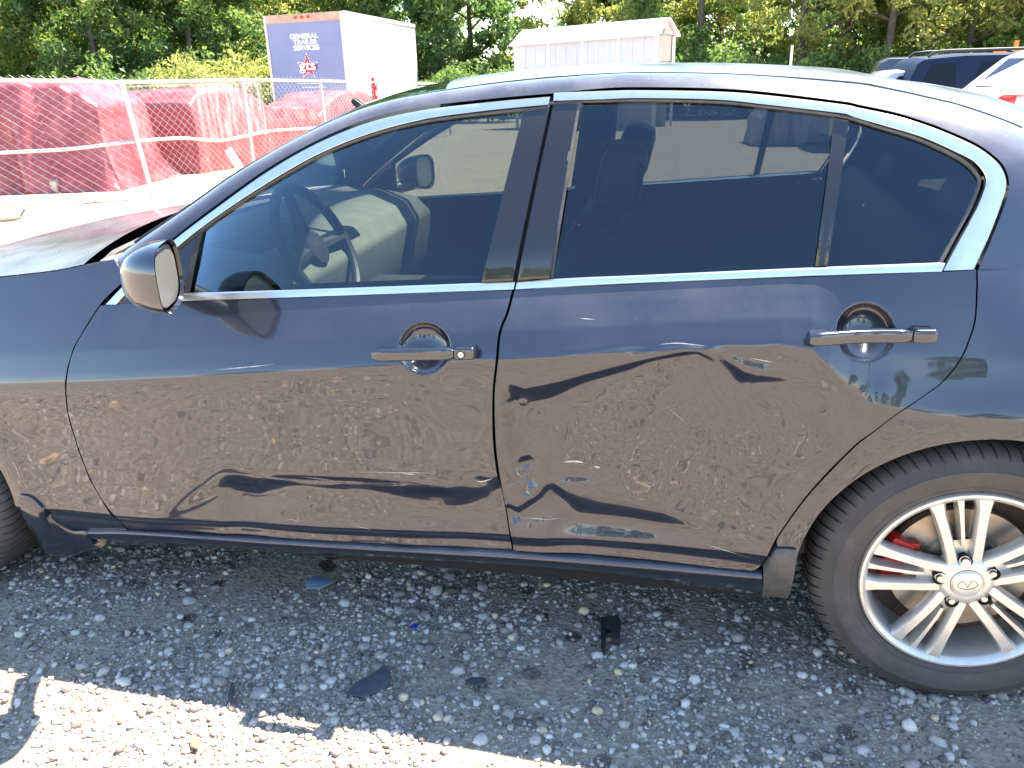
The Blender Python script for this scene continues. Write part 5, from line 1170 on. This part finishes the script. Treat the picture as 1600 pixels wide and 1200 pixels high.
def tree_proto(seed, h, cr_, cb, m, nclump, per, size, trunk_r=.16):
    """returns (trunk mesh, crown mesh) at origin"""
    random.seed(seed); mb = MB(); cl = []
    lean = random.uniform(-.4, .4); P = [(lean*t*t+.12*math.sin(t*5+seed), .1*math.sin(t*4), h*.82*t) for t in np.linspace(0, 1, 8)]; mb.tube(P, [trunk_r*(1-.8*t)+.015 for t in np.linspace(0, 1, 8)], 8)
    for k in range(11):
        t = random.uniform(.18 if cb > 1.4 else .1, .9); a = k*2.4+random.uniform(-.4, .4); o = Vector((lean*t*t+.12*math.sin(t*5+seed), .1*math.sin(t*4), h*.82*t)); ln = cr_*random.uniform(.55, .95)*(1.1-.5*t)
        e_ = o+Vector((math.cos(a)*ln, math.sin(a)*ln, ln*random.uniform(.25, .7))); mid_ = (o+e_)/2+Vector((0, 0, -.1*ln)); mb.tube([o, mid_, e_], [trunk_r*.42*(1-.5*t), trunk_r*.25, .012], 6)
        for j in range(3): f = random.uniform(.45, 1.05); p = o.lerp(e_, f); cl.append((p.x, p.y, p.z+random.uniform(0, .3), random.uniform(.45, .85), random.uniform(.6, 1.1), random.uniform(.3, .75)))
    while len(cl) < nclump:
        a = random.uniform(0, 2*PI); zz = random.uniform(0, 1); z = cb+(h-cb)*zz; rm = cr_*(math.sin(PI*min(1, .18+.82*zz))**.6)*random.uniform(.35, 1.0)**.5
        if noise.noise(Vector((rm*math.cos(a)*.55, rm*math.sin(a)*.55, z*.55+seed*3))) < -.12: continue
        cl.append((rm*math.cos(a), rm*math.sin(a), z, random.uniform(.35, .8), random.uniform(.5, 1.1), random.uniform(.15, .85)))
    cl = [c for c in cl if c[2] > cb*.7]
    me = mesh('trunk', mb.v, mb.f, True, 60); return me, leaves('crown', cl, per, size, m)
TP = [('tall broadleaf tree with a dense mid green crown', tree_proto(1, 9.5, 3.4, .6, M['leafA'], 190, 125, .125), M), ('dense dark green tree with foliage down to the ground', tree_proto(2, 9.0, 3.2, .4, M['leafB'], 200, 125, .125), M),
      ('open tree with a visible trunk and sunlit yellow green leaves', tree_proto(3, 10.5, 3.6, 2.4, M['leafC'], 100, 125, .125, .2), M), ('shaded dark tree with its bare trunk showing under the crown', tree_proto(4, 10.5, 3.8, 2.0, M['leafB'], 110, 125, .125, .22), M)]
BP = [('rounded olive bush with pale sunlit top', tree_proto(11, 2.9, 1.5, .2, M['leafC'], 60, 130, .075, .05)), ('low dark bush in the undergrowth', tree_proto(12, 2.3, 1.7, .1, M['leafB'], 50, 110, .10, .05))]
def plant(name, proto, label, group, x, y, rz, s, cat='tree'):
    t = thing(name, label, cat, (x, y, gz(x, y)-.05), rz, group); t.scale = (s, s, s*random.uniform(.92, 1.08))
    link('trunk' if cat == 'tree' else 'stems', proto[0], M['bark'], t); link('crown' if cat == 'tree' else 'foliage', proto[1], None, t); return t
random.seed(21)
def ux(u, y): return aty(u, 80, y)[0]
spots = [(-120, 33, 1, 1.1), (-20, 30, 0, 1.0), (70, 34, 1, 1.1), (150, 31, 1, 1.0), (225, 35, 0, 1.0), (300, 33, 1, 1.05), (380, 37, 0, 1.05), (450, 41, 2, 1.0), (530, 43, 0, 1.0), (605, 42, 3, 1.0), (690, 41, 1, 1.15), (735, 43, 3, .9), (905, 46, 2, 1.05), (950, 48, 0, .9), (1010, 43, 2, .9), (1090, 40, 3, 1.0), (1130, 46, 2, 1.0), (1255, 39, 2, 1.0), (1320, 42, 3, 1.05), (1385, 38, 2, 1.0), (1450, 41, 0, 1.0), (1520, 38, 2, .95), (1590, 40, 2, 1.05), (1680, 37, 0, 1.0), (1780, 38, 1, 1.0),
         (20, 40, 1, 1.2), (250, 42, 1, 1.2), (500, 50, 0, 1.1), (1420, 48, 1, 1.1), (1560, 47, 1, 1.1), (-260, 34, 0, 1.0)]+[(u, 52+3*math.sin(u), (0, 1)[i % 2], 1.15) for i, u in enumerate((-80, 120, 190, 330, 410, 470, 570, 650, 985, 1060, 1120, 1270, 1350, 1480, 1640, 1720))]
OWN = {(450, 41): 'sunlit yellow green tree rising just left of the box trailer', (530, 43): 'leafy tree standing straight behind the box trailer', (605, 42): 'dark tree showing over the far end of the box trailer', (690, 41): 'big dark leafy tree between the box trailer and the carport', (735, 43): 'bare trunked dark tree just left of the carport',
       (905, 46): 'open tree with forked trunk rising behind the carport roof', (950, 48): 'dense green tree above the middle of the carport', (1010, 43): 'bright leaved tree behind the carport gable', (1090, 40): 'tree with a bare leaning trunk right of the carport', (1255, 39): 'yellow green tree behind the thin marker post', (1320, 42): 'dark trunked tree behind the crushed car', (1385, 38): 'pale green tree directly behind the grey suv', (1450, 41): 'dense green tree over the navy suv roof', (1520, 38): 'sunlit open tree behind the white suv', (-20, 30): 'mid green tree behind the draped red van', (225, 35): 'mid green tree behind the round pale bush'}
for u, y, k, s in spots:
    plant('tree', TP[k][1], OWN.get((u, y), TP[k][0]), 'trees along the back of the lot', ux(u, y), y, random.uniform(0, 6.28), s*random.uniform(.95, 1.05))
plant('bush', BP[0][1], 'round pale topped bush standing left of the box trailer', None, ux(297, 28), 28, .4, 1.0, 'bush')
plant('bush', BP[0][1], 'broad pale bush half behind the box trailer', None, ux(378, 30), 30, 2.4, 1.05, 'bush')
for u, y in ((30, 28), (110, 29), (190, 28), (700, 36), (760, 35), (1060, 36), (1130, 35), (1190, 37), (1260, 35), (1330, 36), (1400, 35), (1470, 36), (1540, 35), (1610, 36), (830, 40), (590, 42), (1225, 44), (1160, 43)):
    plant('bush', BP[1][1], BP[1][0], 'undergrowth along the tree line', ux(u, y), y, random.uniform(0, 6.28), random.uniform(.85, 1.15), 'bush')
# the lot is ringed by trees: the side behind the photographer too
for x, y, k, s in ((-30, -44, 0, 1.0), (-21, -47, 1, 1.0), (-11, -45, 0, 1.1), (-3, -48, 1, 1.0), (7, -45, 3, 1.0), (16, -47, 0, 1.1), (26, -44, 1, 1.0), (30, -20, 0, 1.0), (33, -8, 1, 1.0)):
    plant('tree', TP[k][1], ('leafy tree on the open side of the lot'), 'trees on the open side of the lot', x, y, random.uniform(0, 6.28), s)
